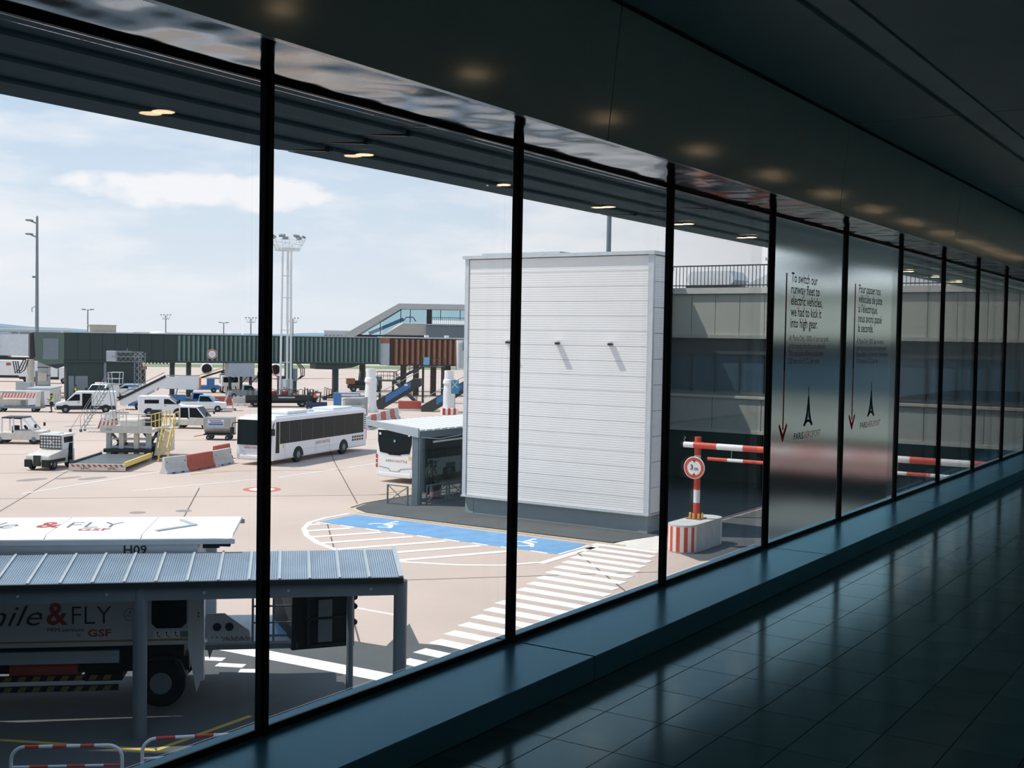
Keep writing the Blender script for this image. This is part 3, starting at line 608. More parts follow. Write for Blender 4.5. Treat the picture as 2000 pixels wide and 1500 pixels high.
# crowd barriers in red and white
def hoop(loc, rz, label, ln=1.75):
    t = thing('crowd_barrier', label, 'barrier', loc, rz, 'red and white hoop barriers by the canopy'); h = 1.05; r = .22; p = [(0, 0, 0), (0, 0, h - r)]
    p += [(r - r * math.cos(R(a)), 0, h - r + r * math.sin(R(a))) for a in (15, 30, 45, 60, 75, 90)]
    q = [(ln - x, 0, z) for x, _, z in p][::-1]
    n = 6; top = [(r + (ln - 2 * r) * i / n, 0, h) for i in range(n + 1)]
    MB().tube([p[0], (0, 0, .45)], .03).build('leg_band', red, t); MB().tube([(0, 0, .45)] + p[1:], .03).build('bend', white, t)
    MB().tube([q[-1], (ln, 0, .45)], .03).build('leg_band', red, t); MB().tube(q[:-1] + [(ln, 0, .45)], .03).build('bend', white, t)
    for i in range(n): MB().tube([top[i], top[i + 1]], .0302).build('top_band', white if i % 2 else red, t)
    for i in range(n): MB().tube([(ln * i / n, 0, .72), (ln * (i + 1) / n, 0, .72)], .022).build('mid_band', red if i % 2 else white, t)
    for x in (0, ln): MB().box(x - .05, x + .05, -.22, .22, 0, .03).build('foot', darkm, t)
    return t
hoop((10.0, 18.35, 0), -47, 'red and white hoop barrier cut off by the left frame edge below the lift truck', 1.6)
hoop((11.32, 17.1, 0), -50, 'red and white hoop barrier left of the near round canopy column')
hoop((12.82, 15.72, 0), -44, 'red and white hoop barrier right of the near round canopy column', 2.3)
# ------------------------------------------------------------------ high-lift truck for passengers
tk = thing('lift_truck', 'white high-lift passenger truck lettered SMILE and FLY parked behind the canopy', 'truck', (14.1, 21.68, 0), -48)
body = mat('truck_white', (206, 212, 216), .4, var=.03); rooft = mat('truck_roof', (240, 242, 244), .35, var=.02); und = mat('truck_chassis', (34, 38, 40), .7)
x0, x1, ty, zb, zt = -4.2, 3.82, 2.62, 1.34, 3.62
MB().prism([(0, zb), (ty, zb), (ty, zt - .06), (0, zt - .06)], x0, x1, 'x').build('box_body', body, tk, bevel=.03)
for k, (a, b) in enumerate(((-4.25, -1.3), (-1.28, .85), (.87, 2.75), (2.77, 4.6))):
    zz = zt if k < 4 else zt - .06
    MB().prism([(-.05, zz - .05), (.12, zz + .02), (ty - .12, zz + .02), (ty + .05, zz - .05)], a, b, 'x').build('roof_panel', rooft if k < 4 else lgrey, tk)
MB().box(-4.25, 4.65, -.08, -.02, zt - .16, zt - .06).build('roof_rail', body, tk); MB().box(-4.25, 4.65, ty + .02, ty + .08, zt - .16, zt - .06).build('roof_rail', body, tk)
MB().box(-4.25, 3.9, -.03, .0, zt - .42, zt - .14).build('name_strip', body, tk)
text('H09', text_k, tk, (2.42, -.031, zt - .37), (1, 0, 0), (0, 0, 1), height=.19, width=.46, off=.02)
text('Smile', text_k, tk, (-.78, -.004, 1.80), (1, 0, 0), (0, 0, 1), height=.42, width=1.6, shear=.35, off=-.005); text('&', text_r, tk, (.90, -.004, 1.80), (1, 0, 0), (0, 0, 1), height=.47, width=.42, off=.02)
text('FLY', text_k, tk, (1.40, -.004, 1.82), (1, 0, 0), (0, 0, 1), height=.36, width=.78, off=-.012); text('PRM services', text_k, tk, (.92, -.004, 1.665), (1, 0, 0), (0, 0, 1), height=.085, width=.72); text('by', text_k, tk, (1.50, -.004, 1.545), (1, 0, 0), (0, 0, 1), height=.085)
text('GSF', text_r, tk, (1.71, -.004, 1.55), (1, 0, 0), (0, 0, 1), height=.155, width=.47, off=.025)
MB().ring([(.125, -.006), (.135, -.006), (.135, .0), (.125, .0)], 28, (2.56, 0, 1.99), 'y').build('emblem_ring', text_g, tk)
MB().tube([(2.47, -.004, 1.95), (2.50, -.004, 2.0), (2.54, -.004, 2.02), (2.53, -.004, 1.96), (2.58, -.004, 1.96), (2.62, -.004, 1.99), (2.64, -.004, 1.95)], .006, 5).cyl((2.55, -.004, 2.05), (2.55, .0, 2.05), .018, 8).build('emblem_figure', text_g, tk)
# roof lettering
text('Smile', text_g, tk, (-1.75, 1.0, zt + .021), (1, 0, 0), (0, 1, 0), height=.8, width=1.75, shear=.35, off=-.01); text('&', text_r, tk, (.40, 1.05, zt + .021), (1, 0, 0), (0, 1, 0), height=.75, width=.5, off=.02); text('FLY', text_g, tk, (1.05, 1.05, zt + .021), (1, 0, 0), (0, 1, 0), height=.7, width=1.1, off=-.012); text('GSF', text_r, tk, (1.35, .62, zt + .021), (1, 0, 0), (0, 1, 0), height=.3, width=.65, off=.02)
MB().prism([(2.95, .55), (3.02, .45), (3.75, 1.25), (3.35, 2.0), (3.27, 1.95), (3.62, 1.27)], zt + .02, zt + .045, 'z').build('roof_chevron', lgrey, tk)
MB().box(x0, x1, -.012, .0, 1.44, 1.475).build('gold_line', mat('ochre_line', (176, 140, 70), .6), tk)
wn = MB().prism([(2.98, 1.80), (3.08, 1.70), (3.58, 1.70), (3.68, 1.80), (3.68, 2.42), (2.98, 2.42)], -.014, -.002, 'y').build('side_window', blackgl, tk)
for i, a in enumerate((3.02, 3.20, 3.38)): box('pictogram', white, tk, a, a + .16, -.012, -.002, 1.49, 1.65); MB().cyl((a + .08, -.012, 1.61), (a + .08, -.015, 1.61), .02, 8).tube([(a + .08, -.014, 1.59), (a + .08, -.014, 1.55), (a + .12, -.014, 1.54), (a + .13, -.014, 1.51)], .008, 5).build('pictogram_figure', text_k, tk)
box('data_plate', mgrey, tk, 3.56, 3.76, -.012, -.002, 1.51, 1.63)
MB().prism([(3.72, 3.2), (4.04, 3.2), (4.04, .60), (3.98, .60), (3.90, .36), (3.72, 1.30)], -.07, .16, 'y').build('stabiliser_post', body, tk)
MB().prism([(3.72, 3.2), (4.04, 3.2), (4.04, .60), (3.98, .60), (3.90, .36), (3.72, 1.30)], ty - .16, ty + .05, 'y').build('stabiliser_post', body, tk)
for z in (1.95, 2.02): MB().cyl((3.93, -.07, z), (3.93, -.085, z), .018, 8).build('rivet', darkm, tk)
MB().box(-4.2, 3.7, .35, ty - .35, .72, 1.02).build('chassis', und, tk); MB().box(-4.2, 3.6, .3, ty - .3, 1.02, 1.32).build('lift_frame', und, tk)
MB().box(-1.8, 2.3, .18, .5, .95, 1.2).build('side_beam', lgrey, tk)
box('battery_box', redd, tk, .1, 1.45, .3, .9, .58, .98); box('tool_locker', und, tk, 1.6, 2.35, .28, .9, .55, 1.2)
dull_y = mat('shaded_yellow', (128, 114, 66), .7)  # yellow darkened to ochre: the shade on the truck's side is in the colour
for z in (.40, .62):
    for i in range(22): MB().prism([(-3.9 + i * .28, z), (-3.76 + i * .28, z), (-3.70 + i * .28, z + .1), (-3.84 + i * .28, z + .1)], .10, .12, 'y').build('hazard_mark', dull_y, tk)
    box('side_guard', und, tk, -3.95, 2.3, .12, .16, z - .01, z + .11)
for x in (3.15, -2.9):
    for y in (.32, ty - .32): wheel(tk, x, y, .5, .34)
MB().prism([(2.62, .62), (2.75, .95), (3.0, 1.08), (3.35, 1.08), (3.55, .95), (3.68, .62), (3.6, .62), (3.4, .98), (2.9, .98), (2.72, .62)], .12, .5, 'y').build('mudguard', und, tk)
# front platform and folding bridge
pl = MB().prism([(4.1, 1.36), (4.1, 1.98), (4.45, 1.98), (4.95, 1.62), (5.0, 1.36)], .02, .06, 'y').build('lift_plate', body, tk)
for x in (4.3, 4.55): MB().cyl((x, .02, 1.70), (x, -.004, 1.70), .085, 18).build('plate_hole', darkm, pl)
for i in range(8): MB().cyl((4.2 + i * .1, .02, 1.48), (4.2 + i * .1, .008, 1.48), .014, 6).build('rivet', darkm, pl)
text('THUNDERLIFT', text_k, tk, (4.42, .01, 1.40), (1, 0, 0), (0, 0, 1), height=.07, width=.62, shear=.3)
MB().box(4.05, 5.95, .1, ty - .1, 1.24, 1.36).build('platform_deck', lgrey, tk); MB().box(4.05, 5.95, .08, .14, 1.2, 1.3).build('platform_edge', mgrey, tk)
for z in (1.95, 2.3, 2.65): MB().box(4.1, 5.3, ty - .2, ty - .14, z, z + .05).build('platform_slat', lgrey, tk)
for z in (1.75, 2.1, 2.42): MB().bar((5.0, .12, z), (5.9, .12, z), .035).build('guard_rail', steel, tk)
for x in (5.02, 5.45, 5.9): MB().bar((x, .12, 1.36), (x, .12, 2.45), .045).build('guard_post', steel, tk)
MB().box(5.3, 5.75, .5, 2.0, 1.37, 1.4).build('tread_plate', lblue, tk)
fp = empty('folding_bridge', (5.85, .0, 0)); fp.parent = tk; fp.rotation_euler = (0, 0, R(14)); 
MB().box(.0, .10, .05, 1.9, 1.16, 2.42).build('side_frame', und, fp); MB().box(.1, 1.35, .06, .13, 1.16, 2.42).build('back_panel', und, fp)
for a, b in ((.3, .38), (1.2, 1.28)): MB().box(a, b, .0, .06, 1.18, 2.4).build('frame_upright', darkm, fp)
for z in (1.20, 1.78, 2.34): MB().box(.28, 1.3, .0, .05, z, z + .06).build('frame_rail', darkm, fp)
MB().box(.55, .85, .0, .06, 1.3, 2.2).build('hinge_plate', mgrey, fp)
for z in (1.66, 2.0, 2.2): MB().cyl((1.36, .05, z), (1.36, .25, z), .06, 8).build('roller', black, fp)
MB().box(3.9, 4.25, .9, 1.2, zt - .42, zt - .14).build('hydraulic_unit', darkm, tk); MB().tube([(4.25, 1.0, zt - .2), (4.5, 1.0, zt - .15), (4.45, 1.0, zt - .38), (4.2, 1.0, zt - .36)], .04).build('hose', black, tk)
# ------------------------------------------------------------------ shuttle buses
def make_bus(label, loc, rz, rear):
    b = thing('shuttle_bus', label, 'bus', loc, rz, 'white airport shuttle buses'); Lh, w, h = 6.0, 1.275, 2.92
    MB().prism([(-Lh, .32), (Lh - .06, .30), (Lh, .7), (Lh - .02, 1.2), (Lh - .22, 2.75), (Lh - .4, h - .04), (-Lh + .12, h - .04), (-Lh, h - .3)], -w, w, 'y').build('body', whiteg, b, bevel=.09, seg=3)
    MB().box(-Lh + .3, Lh - .6, -w + .16, w - .16, h - .06, h + .04).build('roof', whiteg, b, bevel=.05)
    MB().box(1.2, 3.6, -.85, .85, h + .03, h + .24).build('air_conditioner', white, b, bevel=.08); MB().box(-4.8, -2.2, -.8, .8, h + .03, h + .16).build('roof_pod', white, b, bevel=.06)
    MB().box(-.4, .2, -.35, .35, h + .03, h + .1).build('roof_hatch', lgrey, b)
    for s in (-1, 1):
        y = s * (w + .004); xs = [-5.55, -4.3, -2.9, -1.5, -.1, 1.3, 2.7, 4.1, 5.2]
        for i in range(8): MB().prism([(xs[i] + .02, 1.28), (xs[i + 1] - .02, 1.28), (xs[i + 1] - .02, 2.62), (xs[i] + .02, 2.62)], y - .012, y + .012, 'y').build('side_window', blackgl, b)
        MB().prism([(5.26, .75), (5.66, .75), (5.60, 2.62), (5.26, 2.62)], y - .012, y + .012, 'y').build('quarter_window', blackgl, b)
        for x in (-2.75, 3.05):
            MB().prism([(x + .62 * math.cos(R(a)), .38 + .62 * math.sin(R(a))) for a in range(0, 181, 15)], y - .01, y + .008, 'y').build('wheel_arch', black, b); wheel(b, x, s * (w - .12), .47, .28)
        for i in range(5):
            for j in range(2): box('engine_vent', darkm, b, -5.5 + i * .34, -5.28 + i * .34, y - .008, y + .01, .78 + j * .2, .92 + j * .2)
        for k in range(7): box('louvre_slot', darkm, b, -5.86, -5.64, y - .008, y + .008, 1.5 + k * .15, 1.58 + k * .15)
        for x in (-.9, .95, 4.6): box('panel_seam', lgrey, b, x, x + .015, y - .01, y + .006, .4, 1.25)
        box('waist_seam', lgrey, b, -2.0, 2.3, y - .01, y + .005, .74, .755)
        xd = (1, 0, 0) if s < 0 else (-1, 0, 0); x0 = -.85 if s < 0 else .9
        text('AERO', text_g, b, (x0, y + s * .004, .95), xd, (0, 0, 1), height=.2, width=.72, space=1.1); text('SHUTTLE', text_r, b, (x0 + xd[0] * .82, y + s * .004, .95), xd, (0, 0, 1), height=.2, width=.95)
        box('fuel_label', yellow, b, 4.72, 4.84, y - .004, y + .005, 1.0, 1.24)
    # front
    MB().prism([(-1.13, 1.22), (1.13, 1.22), (1.16, 2.7), (-1.16, 2.7)], 0, .02, 'x').build('windscreen', blackgl, b).matrix_local = Matrix.Translation((Lh + .17 - .01, 0, 0)) @ Matrix(((1, 0, -.141, 0), (0, 1, 0, 0), (0, 0, 1, 0), (0, 0, 0, 1)))
    MB().box(Lh - .25, Lh + .035, -1.0, 1.0, .36, .62).build('bumper', whiteg, b, bevel=.06)
    for y in (-1, 1):
        MB().cyl((Lh - .1, y * .98, .86), (Lh + .012, y * .98, .86), .11, 14).build('headlight', headl, b); MB().cyl((Lh - .1, y * .78, .82), (Lh + .012, y * .78, .82), .09, 14).build('headlight', headl, b)
        m = MB().tube([(Lh - .3, y * 1.2, 2.55), (Lh + .15, y * 1.42, 2.5), (Lh + .2, y * 1.42, 2.2)], .03).build('mirror_arm', black, b); MB().box(Lh + .12, Lh + .26, y * 1.42 - .1, y * 1.42 + .1, 1.85, 2.25).build('mirror', black, m)
        MB().tube([(Lh + .02, y * .5, 1.2), (Lh - .06, y * .15, 1.75)], .02, 6).build('wiper', black, b)
    text('AERO SHUTTLE', text_r, b, (Lh + .012, -.7, 1.0), (0, 1, 0), (0, 0, 1), height=.12, width=1.4); box('number_plate', white, b, Lh + .03, Lh + .045, -.26, .26, .44, .55)
    # rear
    MB().prism([(-1.0, 1.62), (-.45, 1.56), (-.38, 1.50), (.38, 1.50), (.45, 1.56), (1.0, 1.62), (1.14, 2.2), (1.15, 2.82), (-1.15, 2.82), (-1.14, 2.2)], -Lh - .03, -Lh + .04, 'x').build('rear_window', blackgl, b, bevel=.02)
    for y in (-1, 1):
        box('top_lamp', white, b, -Lh - .045, -Lh - .02, y * .98 - .06, y * .98 + .06, 2.55, 2.68); box('tail_light', lens, b, -Lh - .02, -Lh + .03, y * 1.22 - .05, y * 1.22 + .05, .78, 1.5)
        for z in (.98, 1.22): box('lamp_segment', white, b, -Lh - .024, -Lh - .018, y * 1.22 - .045, y * 1.22 + .045, z, z + .05)
    text('AERO', text_g, b, (-Lh - .005, .62, 1.12), (0, -1, 0), (0, 0, 1), height=.13, width=.62); text('SHUTTLE', text_r, b, (-Lh - .005, -.06, 1.12), (0, -1, 0), (0, 0, 1), height=.13, width=.78)
    MB().prism([(-1.1, .86), (-.4, .78), (-.3, .66), (.3, .66), (.4, .78), (1.1, .86), (1.1, .84), (.42, .75), (.32, .63), (-.32, .63), (-.42, .75), (-1.1, .84)], -Lh - .012, -Lh, 'x').build('engine_cover_seam', mgrey, b)
    box('number_plate', white, b, -Lh - .02, -Lh - .005, -.26, .26, .64, .75); box('warning_label', yellow, b, -Lh - .008, -Lh, -1.08, -.94, 1.28, 1.5); box('screen_label', lblue, b, -Lh - .034, -Lh - .03, -.06, .06, 2.2, 2.32)
    MB().box(-Lh - .02, -Lh + .2, -1.1, 1.1, .3, .56).build('rear_bumper', whiteg, b, bevel=.05)
    return b
make_bus('white AERO SHUTTLE bus driving on the apron seen from its front left', (56.05, 52.95, 0), 193, 0)
make_bus('white AERO SHUTTLE bus seen from behind at the bus shelter', (55.1, 40.0, 0), 1, 1)
# ------------------------------------------------------------------ bus shelter
sh = thing('bus_shelter', 'grey bus shelter with white ribbed flat roof beside the clad tower', 'shelter', (43.0, 33.6, 0)); shg = mat('shelter_grey', (104, 120, 128), .5)
MB().prism([(0, 3.40), (2.9, 3.68), (2.9, 3.74), (0, 3.46)], 0, 18, 'x').build('roof_deck', lgrey, sh)
for k in range(30): MB().prism([(.05, 3.46), (2.85, 3.73), (2.85, 3.80), (.05, 3.53)], .16 + k * .59, .62 + k * .59, 'x').build('roof_rib', white, sh)
MB().prism([(-.12, 3.20), (3.0, 3.62), (3.0, 3.87), (-.12, 3.62)], -.12, 0, 'x').build('front_fascia', lgrey, sh); MB().box(0, 18, -.12, .0, 3.15, 3.48).build('side_fascia', shg, sh); MB().box(0, 18, 2.9, 3.0, 3.5, 3.78).build('side_fascia', shg, sh)
for x in (.1, 3.95, 7.9, 11.8): MB().box(x - .17, x + .17, -.1, .24, 0, 3.42).build('column', shg, sh)
MB().box(.02, .06, -.105, -.095, 0, 3.15).build('downpipe', lgrey, sh)
for x in (3.95, 7.9, 11.8): MB().box(x - .12, x + .12, 2.5, 2.74, 0, 3.6).build('rear_column', shg, sh)
tint = glass('smoked_glass', (.42, .50, .52), .05)
for x0_, x1_ in ((.45, 3.7), (4.2, 7.7)): box('glass_screen', tint, sh, x0_, x1_, .04, .055, .55, 3.15)
MB().cyl((1.2, -.02, 2.92), (3.6, -.02, 2.96), .05, 10).build('tube_light', white, sh); MB().tube([(.1, -.14, 3.2), (1.5, -.14, 3.05), (3.0, -.14, 3.12), (4.2, -.14, 3.28)], .025).build('cable', lgrey, sh)
box('bench', lgrey, sh, 2.9, 3.7, .5, 1.0, 1.55, 1.75)
def xfence(a, b, label):
    a, b = Vector((*a, 0)), Vector((*b, 0)); l = (b - a).length; t = thing('guard_fence', label, 'fence', a, math.degrees(math.atan2((b - a).y, (b - a).x)), 'cross-braced fences around the bus shelter')
    for x in (0.03, l - .03): MB().bar((x, 0, 0), (x, 0, .95), .06).build('post', shg, t)
    MB().bar((0, 0, .93), (l, 0, .93), .045).build('top_rail', shg, t); MB().bar((0, 0, .12), (l, 0, .12), .035).build('bottom_rail', shg, t)
    MB().bar((.05, 0, .14), (l - .05, 0, .9), .03).build('brace', shg, t); MB().bar((.05, .02, .9), (l - .05, .02, .14), .03).build('brace', shg, t)
xfence((42.55, 35.0), (42.55, 33.75), 'cross-braced grey guard fence left of the shelter column'); xfence((43.4, 33.35), (44.95, 33.3), 'cross-braced grey guard fence just right of the shelter corner column'); xfence((45.1, 33.3), (46.6, 33.25), 'cross-braced grey guard fence next to the white clad tower')
# ------------------------------------------------------------------ people
def person(label, loc, rz, arms, top, legs, hair_c=(30, 26, 24), lean=0.0, hold=None):
    p = thing('person', label, 'person', loc, rz); J = {}; E = []
    def c(n, co, r, par=None):
        J[n] = (co, r)
        if par: E.append((par, n))
    c('pel', (0, 0, .96), (.15, .11)); c('wst', (lean * .3, 0, 1.12), (.14, .10), 'pel'); c('che', (lean * .7, 0, 1.32), (.17, .12), 'wst'); c('shd', (lean, 0, 1.44), (.13, .09), 'che'); c('nek', (lean, 0, 1.53), .052, 'shd')
    c('jaw', (lean + .015, 0, 1.60), (.068, .075), 'nek'); c('hed', (lean + .01, 0, 1.69), (.08, .095), 'jaw'); c('crn', (lean, 0, 1.77), .06, 'hed')
    fg = []
    for s, sd_ in ((1, 'l'), (-1, 'r')):
        c('hip' + sd_, (0, s * .10, .90), .095, 'pel'); c('kne' + sd_, (.02, s * .11, .50), .062, 'hip' + sd_); c('ank' + sd_, (-.02, s * .12, .09), .045, 'kne' + sd_); c('toe' + sd_, (.15, s * .14, .04), .038, 'ank' + sd_)
        e_, w_ = arms[sd_]; c('sho' + sd_, (lean, s * .19, 1.43), .062, 'shd'); c('elb' + sd_, e_, .046, 'sho' + sd_); c('wri' + sd_, w_, .032, 'elb' + sd_)
        d = (Vector(w_) - Vector(e_)).normalized(); q = d.orthogonal().normalized(); pm = Vector(w_) + d * .07; c('plm' + sd_, tuple(pm), (.04, .022), 'wri' + sd_)
        for i in range(4): c('f%d%s' % (i, sd_), tuple(pm + d * (.085 - .01 * abs(i - 1)) + q * (i - 1.5) * .021), .0095, 'plm' + sd_)
        c('th' + sd_, tuple(Vector(w_) + d * .07 + q * .06), .011, 'wri' + sd_)
    skin('body', J, E, skinm, p)
    def part(name, ks, m, k):
        jj = {a: (J[a][0], tuple(v * k for v in J[a][1]) if isinstance(J[a][1], tuple) else J[a][1] * k) for a in ks}; skin(name, jj, [(a, b) for a, b in E if a in ks and b in ks], m, p)
    part('jacket', ['wst', 'che', 'shd', 'shol', 'shor', 'elbl', 'elbr', 'pel', 'wril', 'wrir'], cloth if top is hivis else top, 1.10)
    if top is hivis: part('safety_vest', ['che', 'wst', 'pel', 'shd', 'shol', 'shor'], hivis, 1.22); MB().lathe([(.175, 1.10), (.18, 1.10), (.18, 1.15), (.175, 1.15)], 16).build('reflective_band', white, p).scale = (.8, 1, 1)
    part('trousers', ['pel', 'hipl', 'hipr', 'knel', 'kner', 'ankl', 'ankr'], legs, 1.12)
    for s, sd_ in ((1, 'l'), (-1, 'r')): MB().box(-.10, .20, s * .13 - .05, s * .13 + .05, 0, .085).build('shoe', black, p, bevel=.03)
    hx = lean
    MB().lathe([(.105, 1.67), (.112, 1.72), (.10, 1.79), (.06, 1.83), (.01, 1.84)], 14, (hx - .02, 0, 0)).build('hair', mat('hair_%d' % hair_c[0], hair_c, .8), p, smooth=True)
    MB().prism([(hx + .08, 1.685), (hx + .125, 1.645), (hx + .08, 1.635)], -.014, .014, 'y').build('nose', skinm, p)
    for s in (1, -1): MB().lathe([(.002, -.012), (.012, 0), (.002, .012)], 8, (hx + .092, s * .034, 1.70)).build('eye', black, p); MB().box(hx - .015, hx + .02, s * .085 - .01, s * .085 + .01, 1.655, 1.715).build('ear', skinm, p, bevel=.008)
    MB().box(hx + .082, hx + .094, -.025, .025, 1.603, 1.613).build('mouth', redd, p)
    return p
person('ground worker in yellow safety vest standing by the white van on the apron', (70.4, 99.9, 0), 150, {'l': ((.12, .26, 1.2), (.36, .22, 1.28)), 'r': ((.05, -.27, 1.17), (.25, -.22, 1.05))}, hivis, cloth)
person('ground worker in green-yellow vest bending beside the dark bridge tower door', (84.5, 115.2, 0), 200, {'l': ((.3, .2, 1.1), (.42, .12, .9)), 'r': ((.3, -.2, 1.1), (.42, -.12, .9))}, hivis, cloth, lean=.22)
person('traveller in pale top standing behind the smoked glass of the bus shelter', (45.9, 35.0, 0), 240, {'l': ((.02, .27, 1.18), (.12, .24, .95)), 'r': ((.02, -.27, 1.18), (.1, -.26, .93))}, offw, cloth)
t = thing('suitcase', 'pink suitcase standing before the traveller in the bus shelter', 'suitcase', (45.6, 34.45, 0), 240); MB().box(-.14, .14, -.24, .24, .06, .72).build('shell', mat('suitcase_pink', (196, 150, 158), .4), t, bevel=.05)
MB().tube([(-.1, -.12, .7), (-.1, -.12, 1.0), (-.1, .12, 1.0), (-.1, .12, .7)], .012, 6).build('handle', darkm, t)
for x in (-.1, .1):
    for y in (-.18, .18): MB().cyl((x, y - .015, .03), (x, y + .015, .03), .03, 8).build('caster', black, t)
# ------------------------------------------------------------------ barriers, containers
def jersey(name, label, a, b, h, m, group):
    a, b = Vector((*a, 0)), Vector((*b, 0)); l = (b - a).length; t = thing(name, label, 'barrier', a, math.degrees(math.atan2((b - a).y, (b - a).x)), group); k = h / .9
    MB().prism([(-.3 * k, 0), (.3 * k, 0), (.3 * k, .1), (.14 * k, .32 * k), (.09 * k, h), (-.09 * k, h), (-.14 * k, .32 * k), (-.3 * k, .1)], 0.02, l - .02, 'x').build('block', m, t, bevel=.015, seg=1)
    for x in (l * .3, l * .7): box('drain_slot', darkm, t, x - .12, x + .12, -.302 * k, -.25 * k, .0, .07)
    for x in (.18, l - .18): MB().cyl((x, -.11 * k, h * .7), (x, -.14 * k, h * .7), .03, 8).build('lifting_hole', darkm, t)
g1 = 'concrete jersey barriers before the driving bus'
jersey('jersey_barrier', 'pale concrete jersey barrier at the near end of the row by the driving bus', (43.8, 52.1), (45.5, 52.2), .92, conc2, g1); jersey('jersey_barrier', 'faded red jersey barrier second in the row by the driving bus', (45.6, 52.2), (48.1, 52.95), .92, redd, g1)
jersey('jersey_barrier', 'pale concrete jersey barrier third in the row by the driving bus', (48.2, 52.98), (50.3, 53.75), .92, conc2, g1); jersey('jersey_barrier', 'faded red jersey barrier half hidden by the driving bus front', (50.35, 55.2), (52.3, 56.0), .92, redd, g1)
g2 = 'red and white jersey barriers behind the driving bus'; q0, q1 = Vector((75.6, 64.7)), Vector((88.8, 71.9))
for k in range(7):
    a = q0 + (q1 - q0) * (k / 7); b = q0 + (q1 - q0) * ((k + .96) / 7); jersey('jersey_barrier', ['first', 'second', 'third', 'fourth', 'fifth', 'sixth', 'seventh'][k] + (' white' if k % 2 == 0 else ' red') + ' jersey barrier from the rear of the driving bus', a, b, 1.1, conc2 if k % 2 == 0 else redd, g2)
g3 = 'plastic road barriers behind the small steps'
for k in range(4):
    a = Vector((88.6, 99.9)) + Vector((.766, -.643)) * k * 1.9; jersey('road_barrier', ('white', 'red', 'white', 'red')[k] + ' plastic road barrier, ' + ('first', 'second', 'third', 'fourth')[k] + ' behind the small wheeled steps', a, a + Vector((.766, -.643)) * 1.85, .95, offw if k % 2 == 0 else redd, g3)
alu = mat('container_aluminium', (176, 178, 176), .38, .7, var=.08)
def uld(label, loc, rz, s=1.0, sticker=True):
    t = thing('cargo_container', label, 'container', loc, rz); MB().prism([(-.75, .9), (-.35, .48), (.78, .48), (.78, 1.66), (-.75, 1.66)], -1.0 * s, 1.0 * s, 'x').build('shell', alu, t, bevel=.015)
    for x in (-1.0 * s, 1.0 * s): MB().bar((x, -.75, .9), (x, -.75, 1.66), .05).build('edge_rail', lgrey, t); MB().bar((x, .78, .48), (x, .78, 1.66), .05).build('edge_rail', lgrey, t)
    MB().bar((-1.0 * s, -.75, 1.66), (1.0 * s, -.75, 1.66), .05).build('edge_rail', lgrey, t)
    if sticker: box('sticker', white, t, -.7 * s, .5 * s, -.762, -.75, 1.05, 1.55); box('sticker_print', blue, t, -.65 * s, .45 * s, -.768, -.762, 1.1, 1.26); box('sticker_print', blue, t, -.5 * s, .45 * s, -.768, -.762, 1.3, 1.38); box('sticker_print', redd, t, -.6 * s, .3 * s, -.768, -.762, 1.43, 1.5)
    MB().box(-1.05 * s, 1.05 * s, -.6, .8, .36, .46).build('dolly_deck', darkm, t); MB().bar((-1.05 * s, 0, .35), (-1.9 * s, 0, .2), .06).build('tow_bar', orange, t)
    for x in (-.7 * s, .7 * s):
        for y in (-.5, .6): wheel(t, x, y, .18, .12)
uld('silver cargo container with blue sticker on a dolly left of the bus front', (60.9, 66.2, 0), -56); uld('silver cargo container with white sticker behind the driving bus', (79.6, 69.6, 0), -60, 1.0); 
t = thing('cargo_crate', 'grey panelled cargo box beside the white stickered container', 'container', (81.6, 70.3, 0), 30); MB().box(0, 3.4, 0, 1.5, .35, 2.2).build('shell', alu, t, bevel=.02); MB().box(0, 3.4, .1, 1.4, .2, .35).build('base', darkm, t)
for k in range(5): MB().box(.08 + k * .68, .16 + k * .68, -.03, 0, .4, 2.15).build('side_rib', lgrey, t)
for x in (.4, 3.0): wheel(t, x, .2, .17, .12); wheel(t, x, 1.3, .17, .12)
box('orange_panel', orange, t, .2, .6, -.04, -.03, .5, 1.4)
# ------------------------------------------------------------------ tractors and vans
def prismy(pts, w, name, m, par, bevel=.04): return MB().prism(pts, -w, w, 'y').build(name, m, par, bevel=bevel)
t = thing('baggage_tractor', 'white baggage tractor with black mesh rear screen in the left foreground of the apron', 'tractor', (41.55, 59.0, 0), 205)
prismy([(-1.35, .3), (1.35, .3), (1.45, .55), (1.4, .85), (.3, 1.0), (-.05, 1.05), (-1.35, 1.05)], .72, 'chassis_body', offw, t)
MB().prism([(-1.3, 1.05), (-.1, 1.05), (-.02, 1.9), (-1.3, 1.9)], -.7, .7, 'y').build('cab', white, t, bevel=.04); MB().box(-1.35, .02, -.74, .74, 1.86, 1.93).build('cab_roof', white, t); MB().box(-.9, -.3, -.4, .3, 1.93, 2.0).build('roof_lamp', white, t)
for s in (-1, 1): MB().prism([(-1.15, 1.45), (-.2, 1.45), (-.15, 1.78), (-1.15, 1.78)], s * .70, s * .712, 'y').build('side_window', blackgl, t); MB().prism([(-1.1, .45), (-.55, .45), (-.75, 1.4), (-1.1, 1.4)], s * .70, s * .73, 'y').build('door_opening', blackgl, t); MB().box(-.3, 1.3, s * .72 - .02, s * .72 + .02, .42, .6).build('side_trim', darkm, t)
for s in (-1, 1): MB().box(1.25, 1.52, s * .52 - .22, s * .52 + .22, .2, .62).build('bumper_block', black, t, bevel=.03)
MB().box(1.38, 1.5, -.2, .2, .25, .85).build('tow_hitch', darkm, t)
sc = MB().box(-.02, .0, -.66, .66, 1.12, 1.84).build('screen', white, t)
for k in range(8): MB().box(.0, .03, -.66 + k * .18, -.63 + k * .18, 1.12, 1.84).build('mesh_bar', black, sc)
